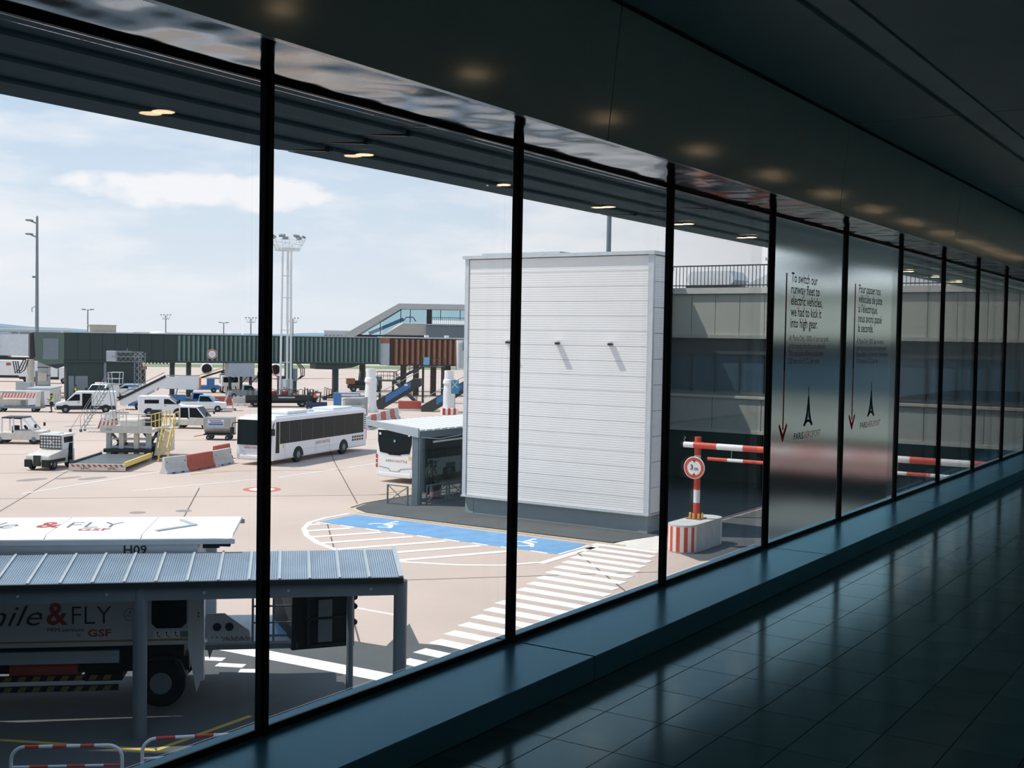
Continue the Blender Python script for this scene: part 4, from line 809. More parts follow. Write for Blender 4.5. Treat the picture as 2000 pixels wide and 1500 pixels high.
for k in range(5): MB().box(.0, .03, -.66, .66, 1.12 + k * .17, 1.16 + k * .17).build('mesh_bar', black, sc)
MB().prism([(.12, 1.48), (-.1, 1.36), (-.1, 1.41), (.02, 1.48), (-.1, 1.55), (-.1, 1.6)], .03, .04, 'x').build('arrow_badge', white, sc)
for x in (-.85, .85):
    for y in (-.62, .62): wheel(t, x, y, .3, .22)
for y in (-.5, .5): MB().cyl((1.4, y, .72), (1.44, y, .72), .07, 10).build('headlight', headl, t)
def cab_tug(label, loc, rz, op=False, chev=False):
    t = thing('pushback_tug', label, 'tractor', loc, rz); prismy([(-1.9, .3), (1.5, .3), (1.75, .55), (1.7, .9), (-.2, .95), (-.35, .75), (-1.9, .8)], .85, 'chassis_body', offw, t)
    prismy([(.2, 1.72), (-1.05, 1.78), (-1.1, 1.86), (.35, 1.86), (.45, 1.8)], .84, 'cab_roof', white if not op else darkm, t, .02)
    for s in (-1, 1):
        y = s * .8
        for a, b in (((-1.05, .8), (-1.05, 1.8)), ((-.25, .9), (-.3, 1.8)), ((1.05, .95), (.35, 1.8))): MB().bar((a[0], y, a[1]), (b[0], y, b[1]), .09).build('cab_pillar', white, t)
        if not op: MB().prism([(-.98, .9), (-.32, .9), (-.35, 1.74), (-.98, 1.74)], y - .01, y + .01, 'y').build('cab_window', blackgl, t); MB().prism([(-.2, .95), (.98, .95), (.36, 1.74), (-.24, 1.74)], y - .01, y + .01, 'y').build('door_window', blackgl, t)
    MB().add([(1.08, -.78, .95), (1.08, .78, .95), (.38, .78, 1.78), (.38, -.78, 1.78), (1.11, -.78, .97), (1.11, .78, .97), (.41, .78, 1.80), (.41, -.78, 1.80)], [(0, 1, 2, 3), (7, 6, 5, 4), (0, 4, 5, 1), (1, 5, 6, 2), (2, 6, 7, 3), (3, 7, 4, 0)]).build('windscreen', blackgl if not op else clear, t)
    MB().box(-.5, -.1, -.5, .0, .75, 1.25).build('seat', black, t, bevel=.05); MB().cyl((.35, -.25, 1.1), (.42, -.25, 1.15), .18, 14).build('steering_wheel', black, t)
    for x in (-1.2, 1.1):
        for y in (-.72, .72): wheel(t, x, y, .36, .24)
    for y in (-.6, .6): MB().box(1.70, 1.76, y - .12, y + .12, .6, .76).build('headlight', headl, t)
    if chev:
        for k in range(5): MB().prism([(-.85 + k * .34, .34), (-.68 + k * .34, .34), (-.5 + k * .34, .72), (-.67 + k * .34, .72)], 1.76, 1.772, 'x').build('chevron_mark', black if k % 2 else yellow, t)
    for s in (-1, 1): MB().box(1.2, 1.32, s * .98 - .06, s * .98 + .06, 1.15, 1.4).build('mirror', black, t)
    return t
cab_tug('white open-sided aircraft tug with dark roof at the left frame edge', (49.5, 73.6, 0), -52, op=True)
cab_tug('white glass-cab tug with black and yellow chevrons behind the cargo loader', (66.9, 75.6, 0), -60, chev=True)
def van(label, loc, rz, ln=5.4, h=2.25, body=white, low=True, bar=False, side=None, name='van', hood=1.0, cat='van'):
    t = thing(name, label, cat, loc, rz); f = ln / 2; w = .98
    prismy([(-f, .35), (f - .1, .32), (f, .55), (f - .06, .95), (f - hood, 1.2), (f - hood - .85, h - .06), (f - hood - 1.1, h), (-f + .1, h), (-f, h - .12)], w, 'body', body, t, .07)
    for s in (-1, 1):
        y = s * (w + .003); MB().prism([(f - hood - .12, 1.2), (f - hood - 1.25, 1.2), (f - hood - 1.25, h - .28), (f - hood - .82, h - .28)], y - .01, y + .01, 'y').build('door_window', blackgl, t)
        if low: MB().prism([(-f + .1, .34), (f - .15, .34), (f - .1, .72), (f - .9, .72), (-f + .1, .72)], y - .012, y + .012, 'y').build('lower_cladding', darkm, t)
        for x in (f - .95, -f + 1.0): MB().prism([(x + .47 * math.cos(R(a)), .36 + .47 * math.sin(R(a))) for a in range(0, 181, 20)], y - .012, y + .014, 'y').build('wheel_arch', black, t); wheel(t, x, s * (w - .1), .35, .24)
        box('door_handle', darkm, t, f - hood - 1.2, f - hood - 1.05, y - .01, y + .02, 1.02, 1.08); MB().box(f - hood - .1, f - hood + .08, s * 1.12 - .09, s * 1.12 + .09, 1.2, 1.5).build('mirror', black, t)
        if side == 'opening': MB().prism([(f - hood - 1.45, .45), (f - hood - 2.3, .45), (f - hood - 2.3, h - .2), (f - hood - 1.45, h - .2)], y - .012, y + .012, 'y').build('door_opening', blackgl, t)
        if side == 'logo': box('side_logo', blue, t, -f + .9, -f + 2.6, y - .008, y + .008, 1.35, 1.6); box('side_stripe', navy, t, -f + .3, f - 2.2, y - .008, y + .008, 1.05, 1.12)
        if side == 'window': MB().prism([(-f + .6, 1.25), (-f + 1.9, 1.25), (-f + 1.9, 1.6), (-f + .6, 1.6)], y - .01, y + .01, 'y').build('side_window', blackgl, t)
    a, b = Vector((f - hood + .04, 0, 1.24)), Vector((f - hood - .80, 0, h - .1)); nn = Vector((.78, 0, .62)) * .012
    MB().add([(a + nn + Vector((0, s * .86, 0)))[:] for s in (-1, 1)] + [(b + nn + Vector((0, s * .8, 0)))[:] for s in (1, -1)] + [(a - nn + Vector((0, s * .86, 0)))[:] for s in (-1, 1)] + [(b - nn + Vector((0, s * .8, 0)))[:] for s in (1, -1)], [(0, 1, 2, 3), (7, 6, 5, 4), (0, 4, 5, 1), (1, 5, 6, 2), (2, 6, 7, 3), (3, 7, 4, 0)]).build('windscreen', blackgl, t)
    MB().box(f - .16, f + .03, -.9, .9, .34, .6).build('bumper', darkm if low else body, t, bevel=.04)
    for s in (-1, 1): MB().box(f - .1, f + .01, s * .72 - .16, s * .72 + .16, .72, .9).build('headlight', headl, t); box('tail_light', lens, t, -f - .01, -f + .02, s * .86 - .06, s * .86 + .06, .9, 1.4)
    box('grille', black, t, f - .04, f + .012, -.45, .45, .66, .84)
    if bar: MB().box(f - hood - 1.5, f - hood - 1.15, -.7, .7, h + .02, h + .2).build('beacon_bar', mat('beacon_white', (230, 232, 228), .3), t, bevel=.04); MB().box(f - hood - 1.4, f - hood - 1.25, -.5, -.1, h + .2, h + .24).build('beacon_lamp', orange, t)
    return t
van('white van with dark lower cladding and open side door facing left on the apron', (72.6, 97.5, 0), 141, 5.6, 2.1, side='opening')
van('white van with roof beacon bar behind the open-door van', (86.6, 113.6, 0), 205, 4.8, 1.9, bar=True, low=False, name='service_van')
van('small white van with blue side logo beside the dark bridge tower', (92.3, 116.4, 0), 150, 4.4, 1.75, side='logo', low=False)
van('white van roof seen behind the cargo loader deck', (74.6, 88.6, 0), -45, 4.6, 1.95, side='window', low=False)
def pickup(label, loc, rz, body, cabw=white):
    t = thing('pickup_truck', label, 'pickup', loc, rz); w = .9
    prismy([(-2.4, .35), (2.3, .35), (2.4, .6), (2.3, .92), (1.2, 1.02), (.55, 1.02), (-2.4, 1.02)], w, 'body', body, t); prismy([(1.15, 1.02), (.65, 1.62), (-.3, 1.66), (-.4, 1.02)], w - .06, 'cab', body if cabw is None else cabw, t)
    for s in (-1, 1):
        y = s * (w - .055); MB().prism([(.98, 1.07), (.6, 1.56), (-.22, 1.58), (-.3, 1.07)], y - .01, y + .01, 'y').build('cab_window', blackgl, t)
        for x in (1.5, -1.5): wheel(t, x, s * (w - .1), .34, .22)
    MB().box(-2.3, -.5, -.8, .8, 1.02, 1.06).build('load_bed', darkm, t); MB().box(2.38, 2.42, -.6, .6, .6, .85).build('grille', black, t)
    for y in (-.72, .72): MB().box(2.33, 2.41, y - .12, y + .12, .66, .82).build('headlight', headl, t)
pickup('white pickup with blue cab roof in front of the passenger stairs', (82.0, 91.6, 0), -45, white, lblue); pickup('blue pickup parked under the passenger stairs platform', (85.0, 96.0, 0), -40, blue, blue); pickup('dark grey-blue car parked under the green bridge beyond the road barriers', (103.0, 107.4, 0), -38, mgrey, mgrey)
# ------------------------------------------------------------------ cargo loader
t = thing('cargo_loader', 'dirty white cargo loader with raised railed deck, yellow ladder and low front platform', 'cargo loader', (44.7, 57.5, 0), 36)
MB().box(-3.0, 2.6, -1.45, 1.45, .28, .40).build('front_platform', mat('roller_deck', (176, 170, 150), .7, var=.12, scale=6), t)
for k in range(13): MB().box(-2.85 + k * .42, -2.66 + k * .42, -1.3, 1.3, .40, .44).build('roller_row', steel, t)
for s in (-1, 1): MB().box(-3.05, 2.6, s * 1.5 - .07, s * 1.5 + .07, .25, .52).build('platform_side', yellow if s < 0 else darkm, t)
fe = MB().box(-3.2, -3.02, -1.55, 1.55, .04, .42).build('front_edge', offw, t)
for k in range(10): MB().prism([(-1.5 + k * .3, .26), (-1.36 + k * .3, .26), (-1.24 + k * .3, .4), (-1.38 + k * .3, .4)], -3.215, -3.2, 'x').build('hazard_mark', redd, fe)
text('SMC', text_k, fe, (-3.21, .9, .1), (0, -1, 0), (0, 0, 1), height=.14, width=.55)
text('SMC', text_k, fe, (-3.21, -.6, .1), (0, -1, 0), (0, 0, 1), height=.14, width=.55)
for x in (3.2, 6.4):
    for y in (-1.2, 1.2): MB().box(x - .16, x + .16, y - .14, y + .14, .0, 1.75).build('lift_leg', lgrey, t)
for y in (-.5, .4): MB().box(2.95, 3.2, y - .14, y + .14, .1, 1.75).build('mast_column', offw, t)
for z in (.75, 1.25): MB().box(2.95, 6.5, -1.25, -1.1, z, z + .12).build('cross_beam', lgrey, t); MB().box(3.05, 3.2, -1.2, 1.2, z, z + .12).build('cross_beam', lgrey, t)
for y in (-1.0, 1.0):
    MB().bar((3.2, y, .35), (6.4, y, 1.7), .12).build('scissor_arm', darkm, t); MB().bar((3.2, y + .1, 1.7), (6.4, y + .1, .35), .12).build('scissor_arm', darkm, t)
    for x in (3.9, 5.9): wheel(t, x, y, .42, .3)
MB().box(2.7, 7.2, -1.4, 1.4, .5, .72).build('chassis', darkm, t)
MB().box(2.6, 7.4, -1.55, 1.55, 1.72, 1.92).build('deck', offw, t); MB().box(2.55, 2.62, -1.55, 1.55, 1.70, 2.15).build('deck_edge', offw, t); text('010', text_g, t, (2.54, 1.2, 1.85), (0, -1, 0), (0, 0, 1), height=.14, width=.35)
for s in (-1, 1):
    for z in (2.4, 2.85): MB().bar((2.6, s * 1.5, z), (7.3, s * 1.5, z), .05).build('deck_rail', offw if s > 0 else yellow, t)
    for k in range(6): MB().bar((2.62 + k * .93, s * 1.5, 1.9), (2.62 + k * .93, s * 1.5, 2.87), .05).build('rail_post', offw if s > 0 else yellow, t)
for z in (2.4, 2.85): MB().bar((2.58, -1.5, z), (2.58, 1.5, z), .05).build('deck_rail', offw, t)
for k in range(1, 4): MB().bar((2.58, -1.5 + k * .75, 1.9), (2.58, -1.5 + k * .75, 2.87), .05).build('rail_post', offw, t)
MB().box(3.4, 4.8, -.6, .7, 1.93, 2.5).build('cargo_sheet', offw, t, bevel=.15); MB().box(5.2, 6.3, -.8, .6, 1.93, 2.35).build('deck_motor', darkm, t, bevel=.1)
MB().box(4.0, 6.9, -1.9, -1.55, .3, 1.62).build('side_housing', offw, t, bevel=.05); MB().prism([(3.1, .3), (4.0, .3), (4.0, 1.62)], -1.9, -1.55, 'y').build('housing_slope', offw, t)
ld = empty('ladder', (0, 0, 0)); ld.parent = t
for y in (-2.0, -2.55):
    MB().bar((2.3, y, .05), (4.1, y, 1.95), .07).build('ladder_rail', yellow, ld); MB().bar((2.2, y, .85), (3.9, y, 2.75), .05).build('hand_rail', yellow, ld)
    for k in range(4): MB().bar((2.35 + k * .5, y, .1 + k * .53), (2.3 + k * .5, y, .95 + k * .53), .045).build('baluster', yellow, ld)
for k in range(8): MB().box(2.38 + k * .23, 2.54 + k * .23, -2.55, -2.0, .16 + k * .24, .2 + k * .24).build('rung', yellow, ld)
MB().box(4.0, 5.2, -2.6, -1.5, 1.88, 1.95).build('ladder_platform', offw, t)
for x in (4.1, 5.15): MB().bar((x, -2.58, 1.95), (x, -2.58, 2.9), .05).build('platform_post', yellow, t)
MB().bar((4.1, -2.58, 2.9), (5.15, -2.58, 2.9), .05).build('platform_rail', yellow, t); MB().box(4.7, 5.3, -1.45, -.9, 1.95, 3.0).build('control_box', darkm, t)
# ------------------------------------------------------------------ striped maintenance ladder
t = thing('maintenance_steps', 'tall wheeled steel maintenance steps with red striped side panels', 'steps', (59.2, 78.0, 0), -52); f = .95
for y in (-.55, .55):
    MB().bar((-1.2, y, .25), (.9, y, 3.75), .05).build('stringer', steel, t); MB().bar((1.4, y, .25), (.9, y, 3.75), .05).build('rear_strut', steel, t); MB().bar((-1.3, y, .25), (1.5, y, .25), .06).build('base_rail', white, t)
    MB().bar((-1.25, y, 1.15), (.75, y, 4.6), .035).build('handrail', steel, t)
    for k in range(5): MB().bar((-1.2 + k * .5, y, .25 + k * .83), (-1.25 + k * .48, y, 1.15 + k * .82), .03).build('rail_post', steel, t)
    MB().bar((.9, y, 3.75), (.85, y, 4.7), .04).build('guard_post', white, t); MB().bar((1.7, y, 3.75), (1.75, y, 4.7), .04).build('guard_post', white, t)
    for z in (4.2, 4.7): MB().bar((.85, y, z), (1.75, y, z), .035).build('guard_rail', white, t)
    pn = MB().prism([(.0, .3), (1.35, .3), (1.2, 1.5), (.7, 1.5)], y - .012, y + .012, 'y').build('striped_panel', white, t)
    for k in range(4): MB().prism([(.05 + k * .33, .3), (.2 + k * .33, .3), (.45 + k * .28, 1.1), (.33 + k * .28, 1.1)], y - .02, y + .02, 'y').build('red_stripe', redd, pn)
    for x in (-1.2, 1.4): wheel(t, x, y, .12, .06)
for k in range(12): MB().box(-1.05 + k * .165, -.88 + k * .165, -.54, .54, .5 + k * .275, .53 + k * .275).build('tread', steel, t)
MB().box(.85, 1.75, -.55, .55, 3.72, 3.78).build('platform', steel, t); MB().bar((1.75, -.55, 4.7), (1.75, .55, 4.7), .035).build('guard_rail', white, t)
MB().bar((-2.0, -.55, .2), (-1.2, -.55, .25), .04).build('outrigger', white, t); MB().bar((-2.0, -.55, .2), (-.3, -.55, 3.0), .03).build('outrigger_stay', steel, t); wheel(t, -2.0, -.55, .12, .06)
t = thing('small_steps', 'small wheeled aluminium steps in front of the red and white road barriers', 'steps', (84.9, 91.2, 0), -42)
for y in (-.5, .5):
    MB().bar((-.55, y, .15), (.15, y, 1.95), .10).build('stringer', offw, t); MB().bar((.6, y, .15), (.3, y, 1.95), .06).build('rear_strut', steel, t); MB().bar((-.6, y, .15), (.9, y, .15), .05).build('base_rail', steel, t)
    for x in (-.55, .8): wheel(t, x, y, .1, .05)
for k in range(7): MB().box(-.5 + k * .1, -.32 + k * .1, -.5, .5, .35 + k * .25, .38 + k * .25).build('tread', steel, t)
MB().box(.1, .5, -.5, .5, 1.9, 1.95).build('platform', steel, t)
# ------------------------------------------------------------------ striped board trailer, generator, mast
t = thing('board_trailer', 'low trailer with orange and white striped board between slanted posts at the left edge', 'trailer', (68.9, 102.7, 0), -50)
MB().box(-2.4, 2.2, -.8, .8, .35, .55).build('deck', mgrey, t); bd = MB().box(-1.6, 1.6, -.75, -.7, 1.35, 1.85).build('striped_board', white, t)
for k in range(11): MB().prism([(-1.55 + k * .29, 1.36), (-1.42 + k * .29, 1.36), (-1.22 + k * .29, 1.84), (-1.35 + k * .29, 1.84)], -.765, -.75, 'y').build('orange_stripe', orange, bd)
for x in (-2.0, 1.9): MB().prism([(x - .22, .55), (x + .22, .55), (x + .12, 1.95), (x - .12, 1.95)], -.85, -.7, 'y').build('slanted_post', offw, t); MB().prism([(x - .22, .55), (x + .22, .55), (x + .12, 1.95), (x - .12, 1.95)], .7, .85, 'y').build('slanted_post', offw, t)
MB().box(-2.1, 2.0, -.8, .8, 1.93, 2.02).build('canopy', offw, t); MB().box(-1.5, .6, -.3, .6, .55, 1.15).build('load_box', offw, t, bevel=.05); MB().box(.2, .6, -.5, -.3, .7, 1.1).build('control_panel', mgrey, t)
for x in (-1.6, 1.5):
    for y in (-.65, .65): wheel(t, x, y, .24, .16)
t = thing('power_unit', 'white ground power unit box behind the worker in the vest', 'power unit', (75.6, 107.6, 0), 43); MB().box(0, 5.6, 0, 2.3, .15, 1.75).build('housing', white, t, bevel=.05); MB().box(-.1, 5.7, -.1, 2.4, 1.75, 1.9).build('lid', lgrey, t)
for k in range(4): MB().box(.2 + k * 1.35, 1.45 + k * 1.35, -.03, 0, .3, 1.6).build('access_door', offw, t); MB().box(1.3 + k * 1.35, 1.36 + k * 1.35, -.045, -.03, .85, 1.1).build('door_latch', darkm, t)
MB().box(-.02, 0, .6, 1.2, 1.2, 1.45).build('label_plate', white, t); MB().box(5.0, 5.4, -.036, -.03, 1.2, 1.5).build('warning_label', redd, t); MB().box(.2, 5.4, .2, 2.1, 0, .15).build('skid', darkm, t)
t = thing('signal_gantry', 'steel lattice gantry arm with grey signal box in front of the dark bridge tower', 'gantry', (88.5, 109.3, 0), -50)
def lattice(mbp, p, q, w, n, par, m, nm):
    p, q = Vector(p), Vector(q); d = (q - p).normalized(); a = d.orthogonal().normalized() * w / 2; b = d.cross(a)
    cs = [(a + b), (a - b), (-a - b), (-a + b)]
    for c in cs: MB().bar(p + c, q + c, .06).build(nm + '_chord', m, par)
    for i in range(n):
        u0, u1 = p + (q - p) * (i / n), p + (q - p) * ((i + 1) / n)
        for j in range(4): MB().bar(u0 + cs[j], u1 + cs[(j + 1) % 4], .03).build(nm + '_brace', m, par)
lattice(None, (0, 0, 0), (0, 0, 5.6), .85, 8, t, steel, 'mast'); lattice(None, (-3.0, 0, 5.1), (.4, 0, 5.1), .8, 6, t, steel, 'arm')
MB().box(-3.6, -2.6, -.5, .5, 4.55, 5.75).build('signal_box', lgrey, t, bevel=.03); MB().box(-2.4, -.9, -.4, .4, 5.55, 5.75).build('arm_cover', mgrey, t); MB().box(-.8, .8, -.8, .8, 0, .15).build('footing', conc2, t); MB().bar((-1.4, 0, 5.7), (-1.4, 0, 6.1), .06).build('stub', steel, t)
# ------------------------------------------------------------------ passenger stairs
t = thing('passenger_stairs', 'white mobile passenger stairs with dark sloping handrail band on a blue chassis', 'stairs', (81.2, 96.6, 0), -42); 
for y in (-.95, .95):
    MB().prism([(-4.2, .5), (-3.7, .4), (-.2, 2.2), (3.6, 2.2), (3.6, 3.35), (.35, 3.35), (-4.2, 1.0)], y - .03, y + .03, 'y').build('side_panel', white, t); MB().bar((-4.3, y, 1.05), (.2, y, 3.42), .28, .22).build('handrail_band', darkm, t)
    MB().bar((-4.3, y, 1.5), (.1, y, 3.8), .05).build('handrail', steel, t); MB().bar((.3, y, 3.5), (3.6, y, 3.5), .05).build('handrail', steel, t)
    for x in (1.0, 2.6): MB().bar((x, y, .5), (x + .4, y, 2.2), .1).build('lift_strut', mgrey, t)
for k in range(15): MB().box(-4.0 + k * .29, -3.7 + k * .29, -.9, .9, .55 + k * .155, .6 + k * .155).build('tread', lgrey, t)
MB().box(.2, 3.7, -.9, .9, 2.15, 2.25).build('platform', lgrey, t); MB().box(1.5, 3.4, -1.02, -.98, 2.1, 3.5).build('platform_panel', white, t); MB().box(3.55, 3.75, -1.0, 1.0, 2.2, 3.3).build('bumper_panel', orange, t); MB().box(-3.4, 3.4, -.85, .85, .4, .7).build('chassis', blue, t)
MB().box(.4, 2.2, -.8, .8, .7, 1.5).build('chassis_cab', blue, t, bevel=.1); text('AIRFRANCE', navy, t, (-2.3, -.985, 1.05), (.88, 0, .47), (-.47, 0, .88), height=.22, width=1.7, off=.01); MB().prism([(-.62, 2.0), (-.5, 2.0), (-.38, 2.3), (-.46, 2.3)], -.99, -.98, 'y').build('red_accent', red, t)
for x in (-2.4, 2.4):
    for y in (-.8, .8): wheel(t, x, y, .36, .24)
# ------------------------------------------------------------------ aircraft
acw = mat('aircraft_white', (236, 238, 238), .3, coat=.3)
def aircraft(label, loc, rz):
    t = thing('airliner', label, 'aircraft', loc, rz); r = 1.95; zc = 3.6
    prof = [(.05, 18.5), (.7, 18.0), (1.25, 17.0), (1.65, 15.6), (r, 13.5), (r, -8), (1.7, -11), (1.1, -15), (.4, -18.2), (.05, -18.6)]
    MB().lathe(prof[::-1], 24, (0, 0, zc), 'x').build('fuselage', acw, t, smooth=True)
    for s in (-1, 1):
        MB().add([(3.5, s * 1.6, 2.7), (-1.5, s * 1.6, 2.6), (-5.4, s * 17, 4.3), (-4.0, s * 17, 4.35), (3.5, s * 1.6, 3.1), (-1.5, s * 1.6, 2.8), (-5.4, s * 17, 4.42), (-4.0, s * 17, 4.5)], [(0, 1, 2, 3), (7, 6, 5, 4), (0, 4, 5, 1), (1, 5, 6, 2), (2, 6, 7, 3), (3, 7, 4, 0)]).build('wing', acw, t)
        e = MB().lathe([(.45, -2.2), (.8, -1.4), (1.05, -.2), (1.1, 1.0), (1.02, 1.55), (.9, 1.6), (.85, 1.2), (.85, .6), (.1, .5)], 22, (3.4, s * 5.9, 1.75), 'x').build('engine', acw, t, smooth=True)
        MB().lathe([(.03, .62), (.86, .62), (.86, .66), (.03, .66)], 22, (3.4, s * 5.9, 1.75), 'x').build('fan', black, e); MB().bar((3.0, s * 5.9, 2.7), (1.2, s * 5.9, 3.2), .35, .5).build('pylon', acw, t)
        MB().add([(-14.5, s * .4, 4.2), (-16.8, s * .4, 4.2), (-18.2, s * 6.0, 4.9), (-17.2, s * 6.0, 4.9), (-14.5, s * .4, 4.45), (-16.8, s * .4, 4.3), (-18.2, s * 6.0, 4.98), (-17.2, s * 6.0, 5.0)], [(0, 1, 2, 3), (7, 6, 5, 4), (0, 4, 5, 1), (1, 5, 6, 2), (2, 6, 7, 3), (3, 7, 4, 0)]).build('tailplane', acw, t)
        MB().cyl((-1.2, s * 3.2, 3.0), (-1.2, s * 3.2, .5), .14, 8).build('gear_strut', steel, t)
        for k in (-.25, .25): wheel(t, -1.2, s * 3.2 + k, .55, .3)
    MB().prism([(-12.5, 5.2), (-17.4, 5.0), (-18.6, 11.4), (-16.8, 11.4)], -.14, .14, 'y').build('tail_fin', acw, t); MB().cyl((13, 0, 2.0), (13, 0, .4), .1, 8).build('gear_strut', steel, t); wheel(t, 13, 0, .4, .3)
    for k in range(22):
        for s in (-1, 1): MB().box(11.5 - k * .9, 11.75 - k * .9, s * 1.94 - .03, s * 1.94 + .03, 3.75, 4.1).build('cabin_window', blackgl, t)
    MB().prism([(17.0, 4.0), (16.1, 4.75), (16.5, 4.75), (17.3, 4.1)], -.9, .9, 'y').build('cockpit_window', blackgl, t); return t
a0 = aircraft('white airliner facing the camera with its engine showing under the green bridge', (150.0, 157.5, 0), 226)
def dome(label, loc, r, h):
    t = thing('white_dome', label, 'dome', loc); MB().lathe([(r, 0), (r, h - r * .35), (r * .93, h - r * .2), (r * .75, h - r * .09), (r * .4, h - .02 * r), (.05, h)], 24).build('shell', acw, t, smooth=True); MB().ring([(r, h - r * .38), (r * 1.03, h - r * .38), (r * 1.03, h - r * .34), (r, h - r * .34)], 24).build('rim', lgrey, t)
dome('white domed roof showing above the bridge beside its roof hut', (202, 263, 0), 2.0, 8.5); dome('white domed roof showing above the middle of the dark bridge', (214, 257, 0), 2.4, 8.4)
t = thing('high_loader', 'white high loader with yellow and black chevron bumper beside the airliner engine', 'high loader', (111.3, 119.2, 0), 232)
MB().box(-2.5, 2.2, -1.15, 1.15, .4, .8).build('chassis', darkm, t); MB().box(.4, 2.2, -1.15, 1.15, .8, 2.35).build('cab', white, t, bevel=.06); MB().box(2.19, 2.22, -.95, .95, 1.45, 2.15).build('windscreen', blackgl, t); MB().box(-2.5, .2, -1.1, 1.1, 1.2, 2.5).build('lift_body', mgrey, t); MB().box(2.15, 2.3, -1.2, 1.2, .35, .95).build('bumper', white, t)
for k in range(8):
    s = -1 if k < 4 else 1; y = -1.15 + k * .3; MB().prism([(y, .36), (y + .15, .36), (y + .15 - s * .12, .94), (y - s * .12, .94)], 2.3, 2.315, 'x').build('chevron_mark', yellow if k % 2 else black, t)
for x in (-1.6, 1.4):
    for y in (-1.0, 1.0): wheel(t, x, y, .42, .28)
t = thing('belt_loader', 'blue belt loader with raised yellow conveyor by the airliner engine', 'belt loader', (108.6, 121.5, 0), -40); MB().box(-2.2, 2.2, -.9, .9, .4, 1.0).build('body', blue, t, bevel=.06); MB().bar((-3.4, 0, .9), (3.2, 0, 3.1), .9, .2).build('conveyor', darkm, t); MB().box(.6, 1.6, -.9, -.1, 1.0, 1.9).build('cab', blue, t)
for y in (-.5, .5): MB().bar((-3.4, y, 1.3), (3.2, y, 3.5), .06).build('side_rail', yellow, t)
for x in (-1.5, 1.5):
    for y in (-.8, .8): wheel(t, x, y, .35, .22)
# ------------------------------------------------------------------ green passenger bridge
br = thing('passenger_bridge', 'long dark green ribbed passenger bridge on columns crossing the apron', 'passenger bridge', (86.8, 120.8, 0), -31); zb, zt, BL = 4.35, 7.72, 39.3
MB().box(0, BL, .12, 3.4, zb, zt).build('tunnel', greend, br); MB().box(-.1, BL, -.1, 3.5, zt, zt + .12).build('roof_edge', lgrey, br); MB().box(0, BL, .0, .2, zb - .12, zb + .12).build('bottom_edge', greend, br)
for k in range(9): MB().box(.1 + k * 1.42, 1.48 + k * 1.42, .04, .13, zb + .15, zt - .05).build('smooth_panel', greend, br)
r0 = MB().prism([(0, .14), (.12, -.08), (.30, -.08), (.36, .14)], zb + .12, zt - .1, 'z').build('rib', greenl, br); r0.location = (13.1, 0, 0)
for k in range(1, 46): inst(r0, br, (13.1 + k * .575, 0, 0))
MB().box(13.0, BL, -.06, .14, zb + .0, zb + .2).build('rib_foot', green, br)
endg = mat('bridge_end_green', (88, 108, 98), .6)
MB().prism([(-3.1, zb + .3), (-2.6, zb - .2), (-1.8, zb - .45), (.05, zb - .3), (.05, zt), (-3.3, zt)], .1, 3.5, 'y').build('end_bay', endg, br); MB().box(-2.3, -.6, .05, .1, zb + .2, zt - .7).build('end_window', mgrey, br); MB().prism([(-2.6, zb - .2), (-.8, zb - .9), (1.6, zb - .1)], .2, 3.3, 'y').build('end_apron', greend, br); MB().box(-3.7, -3.1, .3, 3.3, zb + .4, zt - .1).build('bellows', darkm, br)
MB().box(.3, 9.0, .3, 3.2, 0, zb - .1).build('stair_tower', greend, br); MB().box(1.3, 2.7, .22, .31, .05, 2.6).build('tower_door', mgrey, br); MB().box(.55, 1.15, .22, .31, .05, 2.6).build('tower_side_light', mgrey, br); MB().box(4.5, 4.8, .15, .32, 0, zb).build('downpipe', mgrey, br)
box('tower_notice', white, br, 3.5, 3.75, .28, .3, 1.4, 1.65)
for x in (12.7, 14.7): MB().box(x - .26, x + .26, 1.2, 1.8, 0, zb).build('column', greend, br)
MB().box(33.2, 33.9, 1.0, 1.6, 0, zb).build('column', greend, br); MB().box(26.6, 27.5, -.12, .7, 0, zt).build('frame_column', green, br); MB().box(25.9, 28.1, .2, 1.6, 0, 2.6).build('drive_unit', green, br); MB().cyl((27.8, .1, 2.0), (27.8, .1, 3.6), .35, 10).build('hose_reel', mgrey, br)
for k in range(3): MB().tube([(28.0 + k * .2, 0, 4.3), (28.5 + k * .25, -.1, 3.6), (28.6 + k * .2, -.1, 2.7), (28.2, 0, 2.2)], .06, 6).build('hanging_hose', black, br)
MB().tube([(24.7, 0, 4.3), (25.0, -.1, 3.0), (25.8, -.1, 2.2), (26.4, 0, 2.0)], .05, 6).build('hanging_hose', orange, br)
MB().prism([(30.6, zb), (37.2, zb), (35.4, zb - .6), (33, zb - .85), (30.6, zb - .8)], .2, 3.0, 'y').build('under_bulge', greend, br)
MB().box(19.4, 22.6, .0, 2.6, 2.55, zb - .05).build('hanging_box', lgrey, br)
for x in (19.8, 21.2, 22.4): MB().box(x - .16, x + .16, 1.2, 1.5, 0, 2.6).build('box_leg', greend, br); MB().bar((x, 1.3, 1.6), (x + .9, 1.3, 2.6), .1).build('leg_brace', greend, br)
MB().lathe([(.02, -.04), (.62, -.04), (.62, 0), (.02, 0)], 24, (17.25, -.1, 5.35), 'y').build('round_sign', white, br); MB().ring([(.46, -.06), (.58, -.06), (.58, -.04), (.46, -.04)], 24, (17.25, -.1, 5.35), 'y').build('sign_ring', redd, br)
text('3,5', text_g, br, (17.25, -.165, 5.25), (1, 0, 0), (0, 0, 1), height=.2, align='C')
for k in range(9): MB().box(9.3 + k * .42, 9.5 + k * .42, .3, .5, zb - .25, zb - .1).build('cable_clip', darkm, br)
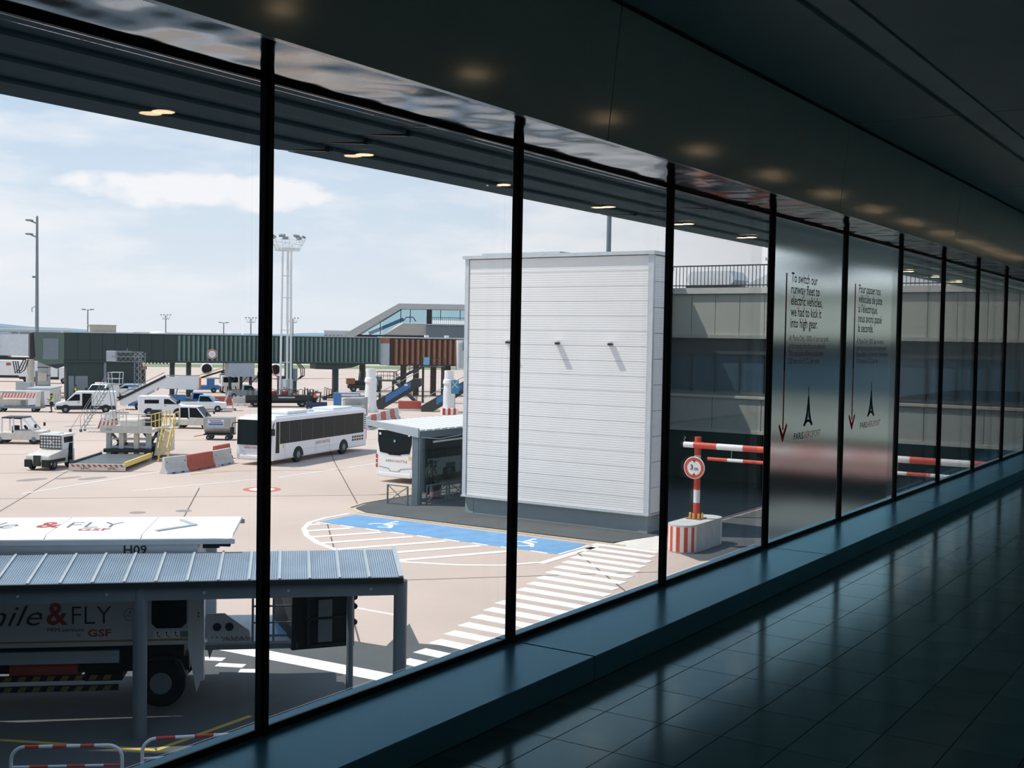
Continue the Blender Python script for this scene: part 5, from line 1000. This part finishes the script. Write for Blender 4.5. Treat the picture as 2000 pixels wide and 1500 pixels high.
MB().box(3.0, 6.0, 1.0, 3.0, zt + .12, zt + .95).build('roof_hut', mat('roof_hut_beige', (190, 180, 160), .7), br); MB().box(2.9, 6.1, .9, 3.1, zt + .95, zt + 1.02).build('hut_cap', lgrey, br)
MB().bar((9.2, .4, 1.4), (9.2, .4, 3.4), .35).build('fire_point', rustd, br); MB().box(9.0, 9.5, .2, .7, 3.4, 3.8).build('fire_beacon', redd, br)
# rust-brown section further right
bb = thing('brown_bridge', 'rust-brown ribbed bridge section with white end panels beside the clad tower', 'passenger bridge', (121.6, 100.2, 0), -40); zb2 = 4.15
MB().box(.0, 22, .15, 3.6, zb2, 7.72).build('tunnel', rustd, bb); MB().box(-.8, 22, -.05, 3.7, 7.72, 7.9).build('roof_edge', lgrey, bb); MB().box(-1.0, .2, -.1, .6, zb2 - .05, 7.0).build('end_panel', lgrey, bb); MB().box(-1.1, .2, -.08, .5, 7.0, 7.72).build('rust_cap', rust, bb)
for k in range(16): MB().prism([(.9 + k * .74, .17), (1.0 + k * .74, -.12), (1.28 + k * .74, -.12), (1.36 + k * .74, .17)], zb2 + .1, 7.6, 'z').build('rib', rust, bb)
MB().box(0, 22, 0, .2, zb2 - .1, zb2 + .12).build('bottom_edge', rustd, bb)
lb = MB().box(9.3, 10.9, -1.0, -.1, 3.6, 7.6).build('light_box', white, bb, bevel=.04); MB().box(9.45, 10.75, -1.02, -1.0, 3.8, 7.2).build('light_panel', lgrey, lb); MB().box(10.0, 10.08, -1.06, -1.02, 6.2, 7.5).build('panel_mark', darkm, lb)
for x in (4.2, 6.6, 8.6, 13): MB().box(x - .35, x + .35, 1.4, 2.0, 0, zb2).build('column', rustd, bb)
for x in (5.2, 8.0): MB().box(x, x + .5, .8, 1.4, 7.9, 8.2).build('roof_unit', white, bb)
# sloped glass hall
gh = thing('glass_hall', 'sloping glass hall with pale roof frame above the brown bridge', 'building', (128.9, 113.8, 0), -56.5); hf = mat('hall_frame', (196, 196, 190), .6); hg = glass('hall_glass', (.70, .84, .88), .10)
for y in (0, 3):
    MB().prism([(-.9, 7.9), (7.35, 12.7), (19.5, 12.7), (19.5, 11.95), (7.6, 11.95), (1.2, 7.9)], y, y + .6, 'y').build('roof_frame', hf, gh)
MB().prism([(-.9, 7.95), (7.35, 12.75), (19.5, 12.75), (19.5, 12.5), (7.45, 12.5), (-.2, 7.95)], .3, 3.4, 'y').build('roof_skin', hf, gh)
for pts in ([(1.6, 8.2), (4.7, 10.1), (4.7, 8.2)], [(4.75, 8.2), (4.75, 10.1), (7.6, 11.9), (7.6, 9.9), (6.6, 9.2), (5.3, 8.2)], [(7.7, 9.95), (7.7, 11.9), (9.0, 11.9), (9.0, 9.95)], [(9.05, 9.95), (9.05, 11.9), (11.4, 11.9), (11.4, 9.95)], [(12.2, 10.4), (12.2, 11.9), (13.4, 11.9), (13.4, 10.4)], [(13.45, 10.4), (13.45, 11.9), (16.2, 11.9), (16.2, 10.4)], [(16.25, 10.4), (16.25, 11.9), (19.3, 11.9), (19.3, 10.4)]):
    MB().prism(pts, .25, .3, 'y').build('glass_pane', hg, gh)
for x, a, b in ((4.72, 8.2, 10.1), (7.65, 9.9, 11.95), (9.02, 9.95, 11.9), (13.42, 10.4, 11.9), (16.22, 10.4, 11.9)): MB().box(x - .05, x + .05, .18, .34, a, b).build('mullion', darkm, gh)
MB().box(11.4, 12.15, .1, .8, 8.5, 11.95).build('dark_pier', darkm, gh); MB().prism([(5.3, 8.2), (8.0, 9.9), (11.4, 9.9), (11.4, 8.0), (4.9, 8.0)], .15, .5, 'y').build('beige_wall', mat('hall_wall', (196, 186, 176), .7), gh)
MB().box(.9, 11.4, .1, .5, 7.9, 8.15).build('sill', darkm, gh); MB().box(11.4, 19.5, -.6, .3, 9.7, 9.85).build('terrace_edge', lgrey, gh); MB().box(11.4, 19.5, -.3, .2, 7.9, 9.7).build('corrugated_wall', mgrey, gh); MB().box(17.4, 18.4, -.7, -.3, 7.9, 10.3).build('rust_pier', rust, gh)
for k in range(28): MB().bar((11.5 + k * .28, -.55, 9.85), (11.5 + k * .28, -.55, 10.75), .04).build('terrace_baluster', darkm, gh)
MB().bar((11.4, -.55, 10.78), (19.4, -.55, 10.78), .07).build('terrace_rail', darkm, gh); MB().tube([(8.0, .6, 10.2), (8.4, .6, 10.75), (9.4, .6, 10.8), (9.8, .6, 10.2)], .08, 6).build('escalator_handrail', mgrey, gh); MB().bar((3.0, 1.0, 8.3), (8.0, 1.0, 10.5), .2, .5).build('escalator', lblue, gh)
for x in (2, 8, 14, 19): MB().box(x - .4, x + .4, 1.4, 2.2, 0, 7.8).build('column', rustd, gh)
MB().box(1, 19.4, .4, 3.4, 7.7, 7.9).build('floor_slab', darkm, gh)
# dark outside stairs
st = thing('outdoor_stairs', 'dark steel zigzag stairs with railings below the brown bridge', 'stairs', (109.0, 91.6, 0), -56); ds = mat('stair_steel', (62, 64, 62), .6)
def flight(x0, z0, x1, z1, y, n):
    for s in (0, 1.3):
        MB().bar((x0, y + s, z0), (x1, y + s, z1), .10, .32).build('stringer', ds, st); MB().bar((x0, y + s, z0 + 1.0), (x1, y + s, z1 + 1.0), .06).build('handrail', ds, st); MB().bar((x0, y + s, z0 + .5), (x1, y + s, z1 + .5), .04).build('mid_rail', ds, st)
        for k in range(5): x = x0 + (x1 - x0) * k / 4; z = z0 + (z1 - z0) * k / 4; MB().bar((x, y + s, z), (x, y + s, z + 1.0), .05).build('rail_post', ds, st)
    for k in range(n): x = x0 + (x1 - x0) * (k + .5) / n; z = z0 + (z1 - z0) * (k + .5) / n; MB().box(x - .14, x + .14, y, y + 1.3, z - .02, z + .03).build('tread', lgrey, st)
flight(2.4, 2.75, 5.5, 4.35, 0, 9); flight(2.2, 2.7, 5.0, .05, -1.5, 12)
def landing(x0, x1, y0, y1, z):
    MB().box(x0, x1, y0, y1, z - .12, z).build('landing', ds, st)
    for y in (y0, y1):
        MB().bar((x0, y, z + 1.0), (x1, y, z + 1.0), .06).build('handrail', ds, st); MB().bar((x0, y, z + .5), (x1, y, z + .5), .04).build('mid_rail', ds, st)
        for k in range(4): MB().bar((x0 + (x1 - x0) * k / 3, y, z), (x0 + (x1 - x0) * k / 3, y, z + 1.0), .05).build('rail_post', ds, st)
landing(0, 2.3, -1.6, 1.4, 2.7); landing(5.4, 8.2, -.1, 1.4, 4.4); MB().box(5.7, 6.4, -.16, -.1, 4.6, 5.5).build('notice_panel', lblue, st)
for x, z in ((.4, 2.6), (2.0, 2.6), (5.6, 4.3), (7.9, 4.3)): MB().box(x - .13, x + .13, .5, .8, 0, z).build('support', ds, st)
def ramp(label, loc, rz):
    t = thing('covered_ramp', label, 'ramp', loc, rz); MB().prism([(0, 0), (1.2, 0), (5.4, 2.6), (5.4, 3.4), (4.6, 3.4), (0, .6)], 0, 1.5, 'y').build('housing', ds, t); MB().prism([(1.6, .75), (4.3, 2.45), (4.3, 3.1), (1.6, 1.45)], -.04, .0, 'y').build('blue_panel', blue, t); MB().bar((.2, -.1, 1.4), (5.2, -.1, 4.2), .07).build('handrail', lgrey, t); MB().prism([(3.6, 2.6), (4.0, 2.6), (3.9, 2.85), (3.6, 2.8)], -.05, -.04, 'y').build('panel_mark', white, t); return t
rp0 = ramp('dark covered ramp with blue side panel beside the left white round pillar', (97.7, 82.8, 0), -56); clone(rp0, (98.6, 76.6, 0), -56, 'dark covered ramp with blue side panel beside the right white round pillar')
def pillar(label, loc, h):
    t = thing('round_pillar', label, 'pillar', loc); MB().lathe([(.62, .0), (.60, h * .5), (.52, h * .72), (.50, h)], 20).build('shaft', white, t, smooth=False); MB().lathe([(.56, h * .66), (.66, h * .7), (.60, h * .78), (.52, h * .8)], 20).build('collar', white, t)
    for k in range(4): MB().prism([(.5, 0), (.95, 0), (.58, .9)], -.05, .05, 'y').build('base_fin', white, t).rotation_euler = (0, 0, R(90 * k + 20))
    MB().box(.5, .75, -.25, .25, h * .5, h * .68).build('junction_box', lgrey, t); return t
pillar('white round pillar left of the outdoor stairs', (94.0, 79.7, 0), 4.55); pillar('white round pillar right of the outdoor stairs', (99.3, 73.5, 0), 4.45)
t = thing('gate_sign', 'blue square sign with white cross on a post beside the right white pillar', 'sign', (98.3, 72.0, 0), -56); MB().bar((0, 0, 0), (0, 0, 3.6), .1).build('post', lgrey, t); MB().box(-.4, .4, -.06, -.0, 2.1, 3.5).build('board', mat('sign_teal', (70, 140, 168), .5), t); MB().bar((-.3, -.08, 2.7), (.3, -.08, 3.4), .05).build('cross_arm', white, t); MB().bar((.3, -.085, 2.7), (-.3, -.085, 3.4), .05).build('cross_arm', white, t)
t = thing('small_plinth', 'low red and white striped plinth at the foot of the right white pillar', 'concrete block', (96.9, 71.6, 0), -50); MB().prism(stadium(1.8, .9, 6), 0, .65, 'z').build('block', white, t)
for k in range(3): MB().box(-.75 + k * .55, -.48 + k * .55, -.47, .47, .0, .655).build('painted_stripe', red, t)
t = thing('salmon_block', 'salmon red concrete block before the outdoor stairs', 'concrete block', (98.9, 78.4, 0), -45); MB().box(-1.2, 1.2, -.4, .4, .22, 1.05).build('block', redd, t, bevel=.02); MB().box(-1.2, 1.2, -.42, .42, 0, .22).build('painted_base', white, t)
# floodlight tower
ft = thing('floodlight_tower', 'tall white three-legged floodlight tower with wide crown of lamps', 'light tower', (106.4, 103.9, 0)); wp = mat('tower_white', (214, 220, 222), .5)
LG = [(.75 * math.cos(R(a)), .75 * math.sin(R(a))) for a in (35, 155, 275)]
for x, y in LG: MB().cyl((x, y, 0), (x * .8, y * .8, 18.4), .13, 8).build('leg', wp, ft)
for z in (4.5, 8.5, 12.5, 15.2):
    for i in range(3): a, b = LG[i], LG[(i + 1) % 3]; MB().bar((a[0] * .9, a[1] * .9, z), (b[0] * .9, b[1] * .9, z), .08).build('tie', wp, ft)
for s in (-.16, .16): MB().bar((s, -.1, 9), (s, -.1, 18.4), .05).build('ladder_rail', wp, ft)
for k in range(30): MB().bar((-.16, -.1, 9.2 + k * .3), (.16, -.1, 9.2 + k * .3), .03).build('ladder_rung', wp, ft)
MB().ring([(1.3, 18.3), (1.55, 18.3), (1.55, 18.6), (1.3, 18.6)], 20).build('crown_deck', wp, ft)
for z, r in ((19.0, 1.9), (19.5, 2.15)): MB().tube([(r * math.cos(R(a)), r * math.sin(R(a)), z) for a in range(0, 361, 20)], .035, 5).build('crown_ring', wp, ft)
for k in range(14):
    a = R(360 / 14 * k); MB().bar((1.5 * math.cos(a), 1.5 * math.sin(a), 18.5), (2.25 * math.cos(a), 2.25 * math.sin(a), 19.8), .05).build('crown_spoke', wp, ft)
    if k % 2 == 0: f = MB().box(-.35, .35, -.2, .2, -.12, .12).build('floodlight', mgrey, ft); f.location = (2.0 * math.cos(a), 2.0 * math.sin(a), 20.0); f.rotation_euler = (R(25), 0, a + R(90))
MB().box(-.6, .6, -.6, .6, 0, 2.4).build('base_cabinet', lgrey, ft)
for i in range(3): a = LG[i]; MB().bar((0, 0, 18.35), (a[0] * 2, a[1] * 2, 18.4), .1).build('crown_beam', wp, ft)
# left tall lamp pole and far lamp poles
t = thing('lamp_pole', 'tall grey lamp pole with two floodlight brackets at the far left', 'lamp pole', (116.2, 168.7, 0), -57); MB().lathe([(.34, 0), (.3, 8), (.18, 26.2), (.02, 26.4)], 12).build('pole', mgrey, t)
for z in (25.5, 23.3): b = MB().bar((0, 0, z - .4), (-1.0, 0, z), .22).build('bracket', mgrey, t); MB().box(-1.7, -.8, -.5, .5, z, z + .22).build('floodlight', mgrey, b)
MB().box(-.7, -.3, -.2, .2, 16.4, 16.7).build('camera_box', mgrey, t); MB().tube([(-.3, 0, 11.8), (-.8, 0, 11.6), (-.8, 0, 10.9)], .07, 6).build('cable_loop', mgrey, t)
def far_pole(label, loc, h, crown):
    t = thing('far_lamp_pole', label, 'lamp pole', loc, -56); MB().lathe([(.3, 0), (.2, h), (.02, h + .1)], 8).build('pole', mgrey, t)
    if crown:
        MB().ring([(1.2, h - 1.6), (1.5, h - 1.6), (1.5, h - 1.3), (1.2, h - 1.3)], 12).build('crown_ring', lgrey, t); MB().bar((-1.4, 0, h - 1.4), (1.4, 0, h - 1.4), .15).build('crown_beam', lgrey, t)
        for x in (-1.6, -.6, .6, 1.6): MB().bar((x * .8, 0, h - 1.4), (x * 1.2, 0, h + .2), .12).build('crown_spoke', lgrey, t); MB().box(x * 1.2 - .3, x * 1.2 + .3, -.3, .3, h + .1, h + .4).build('floodlight', mgrey, t)
    else:
        MB().bar((-1.6, 0, h), (1.6, 0, h), .2).build('cross_arm', mgrey, t)
        for x in (-1.5, 1.5): MB().box(x - .55, x + .55, -.3, .3, h + .0, h + .3).build('floodlight', mgrey, t)
def PD(px_, d): return ((lambda v: (v.x, v.y, 0))(_f * d + _r2 * d * (px_ - 1000) / 2300))
far_pole('slim far lamp pole with double head above the bridge roof hut', PD(171, 400), 15.4, 0); far_pole('far floodlight mast with small crown above the middle of the bridge', PD(323, 480), 15.2, 1)
far_pole('short far lamp pole with single bar head left of the near mullion', PD(436, 480), 12.6, 0); far_pole('far floodlight mast with crown just left of the near mullion', PD(489, 440), 14, 1); far_pole('far floodlight mast right behind the white floodlight tower', PD(571, 440), 14.2, 1)
# white jet bridge at the far left
jb = thing('jet_bridge', 'white telescopic jet bridge at the left frame edge', 'jet bridge', (92.8, 131.5, 0), 118); jw = mat('jetbridge_white', (206, 214, 220), .4)
MB().box(.4, 10, -1.5, 1.5, 4.7, 7.35).build('inner_tunnel', jw, jb); MB().box(6.5, 22, -1.75, 1.75, 4.45, 7.6).build('outer_tunnel', jw, jb); MB().box(6.45, 6.6, -1.8, 1.8, 4.4, 7.65).build('collar', lgrey, jb); MB().box(-.5, .6, -1.9, 1.9, 4.2, 7.6).build('head_frame', mgrey, jb); MB().box(1.0, 20, -1.2, 1.2, 4.15, 4.45).build('under_frame', darkm, jb)
MB().cyl((2.2, 1.4, 0), (2.2, 1.4, 4.3), .5, 16).build('pedestal', offw, jb); MB().box(7.5, 9.5, 1.75, 2.3, 3.6, 6.0).build('service_box', white, jb)
for k in range(3): MB().tube([(2.2 + k * .3, 1.9, 4.2), (2.6 + k * .4, 2.1, 2.9), (3.2 + k * .3, 2.1, 2.5), (3.6 + k * .3, 1.9, 4.0)], .07, 6).build('hanging_hose', black, jb)
t = thing('service_column', 'grey bridge service column with cabinets left of the dark bridge tower', 'service column', (88.2, 126.6, 0), -50); MB().box(-.6, .6, -.6, .6, 0, 4.3).build('column', lgrey, t); MB().box(-.9, -.55, -.5, .5, .3, 3.0).build('cabinet', mgrey, t); MB().box(-.5, .5, -.75, -.6, 1.8, 2.8).build('meter_box', offw, t); MB().box(-3.2, -1.5, -.4, .4, 0, 1.6).build('kiosk', lgrey, t)
for z in (1.2, 2.4, 3.4): MB().box(-.62, .62, -.64, .62, z, z + .08).build('band', darkm, t)
def box_truck(label, loc, rz, col):
    t = thing('box_truck', label, 'truck', loc, rz); MB().box(-4, 1.6, -1.2, 1.2, 1.0, 3.3).build('cargo_box', col, t, bevel=.04); MB().box(1.75, 3.6, -1.1, 1.1, .6, 2.5).build('cab', white, t, bevel=.08); MB().box(3.58, 3.63, -.95, .95, 1.5, 2.3).build('windscreen', blackgl, t); MB().box(-4, 3.5, -.9, .9, .6, 1.0).build('chassis', darkm, t)
    for x in (-2.6, 2.5):
        for y in (-.95, .95): wheel(t, x, y, .48, .3)
    for k in range(2): box('red_label', redd, t, -2.6 + k * 2.2, -1.9 + k * 2.2, -1.215, -1.2, 2.5, 2.95)
    return t
bt = box_truck('white box truck with red labels behind the white jet bridge', PD(95, 178), -50, white); clone(bt, PD(22, 182), -50, 'white box truck behind the jet bridge at the frame edge')
# dark trailer with hoops, stacked dollies, small tugs, cones
t = thing('flat_trailer', 'long black flat trailer with hooped rails before the floodlight tower', 'trailer', (93.6, 92.4, 0), -41); MB().box(-3.6, 3.6, -1.1, 1.1, .75, 1.3).build('bed', darkm, t); box('side_plate', lgrey, t, -.2, 1.6, -1.12, -1.1, 1.0, 1.15); MB().box(-3.6, 3.6, -1.0, 1.0, .45, .75).build('under_frame', black, t)
for k in range(12): MB().tube([(-3.4 + k * .6, -1.0, 1.3), (-3.4 + k * .6, -1.0, 1.9), (-3.15 + k * .6, -1.0, 2.0), (-2.95 + k * .6, -1.0, 1.9), (-2.95 + k * .6, -1.0, 1.3)], .04, 6).build('hoop_rail', darkm, t)
for x in (-2.6, -1.4, 2.4):
    for y in (-.85, .85): wheel(t, x, y, .4, .26)
for x in (-.6, .5): MB().box(x - .3, x + .3, -.6, .4, 1.3, 1.75).build('red_crate', redd, t, bevel=.05)
for i, (q, dd, rz, lab) in enumerate(((566, 142, -56, 'dark wheeled rack of tow bars behind the flat trailer, nearest the floodlight tower'), (606, 143, -50, 'dark wheeled rack of tow bars under the frame column of the bridge'), (646, 144, -60, 'dark wheeled rack of tow bars left of the bridge column'))):
    t = thing('towbar_rack', lab, 'rack', PD(q, dd), rz, 'tow bar racks under the bridge')
    t.scale = (.72, .9, 1)
    for k in range(5):
        a = R(36 * k + 15 * i); MB().bar((-1.3, -.6 + k * .3, .3), (1.3, -.5 + k * .25, .9 + .3 * math.sin(a)), .09).build('tow_bar', steel if k % 2 else darkm, t); MB().tube([(-.9 + k * .45, -.7, .3), (-.9 + k * .45, -.5, 1.6 - .1 * k), (-.9 + k * .45, .5, 1.5 - .1 * k), (-.9 + k * .45, .7, .3)], .05, 6).build('frame_hoop', darkm, t)
    MB().box(-1.4, 1.4, -.7, .7, .25, .35).build('rack_base', darkm, t); MB().box(.6, 1.1, -.75, -.65, .4, .9).build('tag_plate', orange, t)
    for x in (-1.0, 1.0): wheel(t, x, -.6, .2, .12); wheel(t, x, .6, .2, .12)
t = thing('frame_tug', 'small dark open-frame tug behind the driving bus roof', 'tractor', (92.2, 85.6, 0), -50); MB().box(-1.1, 1.1, -.6, .6, .3, .85).build('body', navy, t, bevel=.05)
for x in (-.9, .35):
    for y in (-.55, .55): MB().bar((x, y, .85), (x + .08, y, 1.85), .09).build('frame_post', darkm, t)
MB().box(-.95, .5, -.62, .62, 1.82, 1.9).build('roof', darkm, t); MB().box(-.5, 0, -.3, .3, .85, 1.3).build('seat', black, t)
for x in (-.75, .75):
    for y in (-.55, .55): wheel(t, x, y, .26, .18)
t = thing('baggage_cart', 'blue baggage cart with white curtain beside the small frame tug', 'cart', (94.3, 83.2, 0), -50); MB().box(-1.4, 1.4, -.7, .7, .35, .5).build('bed', darkm, t); MB().box(-1.4, 1.4, -.72, .72, 1.75, 1.85).build('roof', blue, t); MB().box(-1.4, -.6, -.7, .7, .5, 1.75).build('blue_side', blue, t); MB().box(-.4, 1.3, -.69, .69, .5, 1.2).build('luggage_load', offw, t, bevel=.08)
for x in (-1.35, 1.35):
    for y in (-.66, .66): MB().bar((x, y, .5), (x, y, 1.75), .07).build('post', blue, t)
for x in (-1.0, 1.0):
    for y in (-.6, .6): wheel(t, x, y, .2, .14)
t = thing('service_truck', 'dark green service truck with raised gear seen under the bridge beyond the column', 'truck', PD(712, 168), -45); MB().box(-2.4, 2.4, -1.0, 1.0, .5, 1.0).build('chassis', greend, t); MB().box(.9, 2.4, -1.0, 1.0, 1.0, 2.2).build('cab', mgrey, t, bevel=.06); MB().box(-2.2, .6, -.8, .8, 1.0, 1.6).build('bed_load', darkm, t); MB().box(-2.6, -1.4, -.9, .9, 1.1, 1.9).build('rear_box', rust, t)
for x in (-.8, .1): MB().bar((x, 0, 1.6), (x + .15, 0, 2.9), .25).build('raised_arm', mgrey, t)
for x in (-1.6, 1.6):
    for y in (-.9, .9): wheel(t, x, y, .42, .26)
for q, dd, lab in ((272, 172, 'orange traffic cone alone on the far concrete under the bridge'), (548, 160, 'orange traffic cone by the flat trailer wheels')):
    t = thing('traffic_cone', lab, 'cone', PD(q, dd)); MB().lathe([(.3, .05), (.18, .6), (.06, 1.0), (.03, 1.02)], 12).build('cone', orange, t); MB().box(-.38, .38, -.38, .38, 0, .05).build('base', black, t); MB().lathe([(.235, .38), (.2, .55), (.16, .55), (.19, .38)], 12).build('white_band', white, t)
# low far buildings on the horizon
for q, dd, w_, h_, lab in ((60, 1500, 90, 10, 'long low pale terminal on the far left horizon'), (350, 1800, 140, 9, 'long low pale hangar on the horizon behind the bridge'), (655, 1300, 26, 14, 'small grey building on the horizon left of the glass hall')):
    t = thing('far_building', lab, 'building', PD(q, dd), -56); box('block', lgrey, t, -w_ / 2, w_ / 2, 0, 20, 0, h_); box('roof_edge', white, t, -w_ / 2 - .5, w_ / 2 + .5, -.5, 20.5, h_, h_ + .8)
    for k in range(6): box('window_band', mgrey, t, -w_ / 2 + 1 + k * (w_ / 6), -w_ / 2 + (k + 1) * (w_ / 6) - 1, -.2, 0, h_ * .45, h_ * .7)
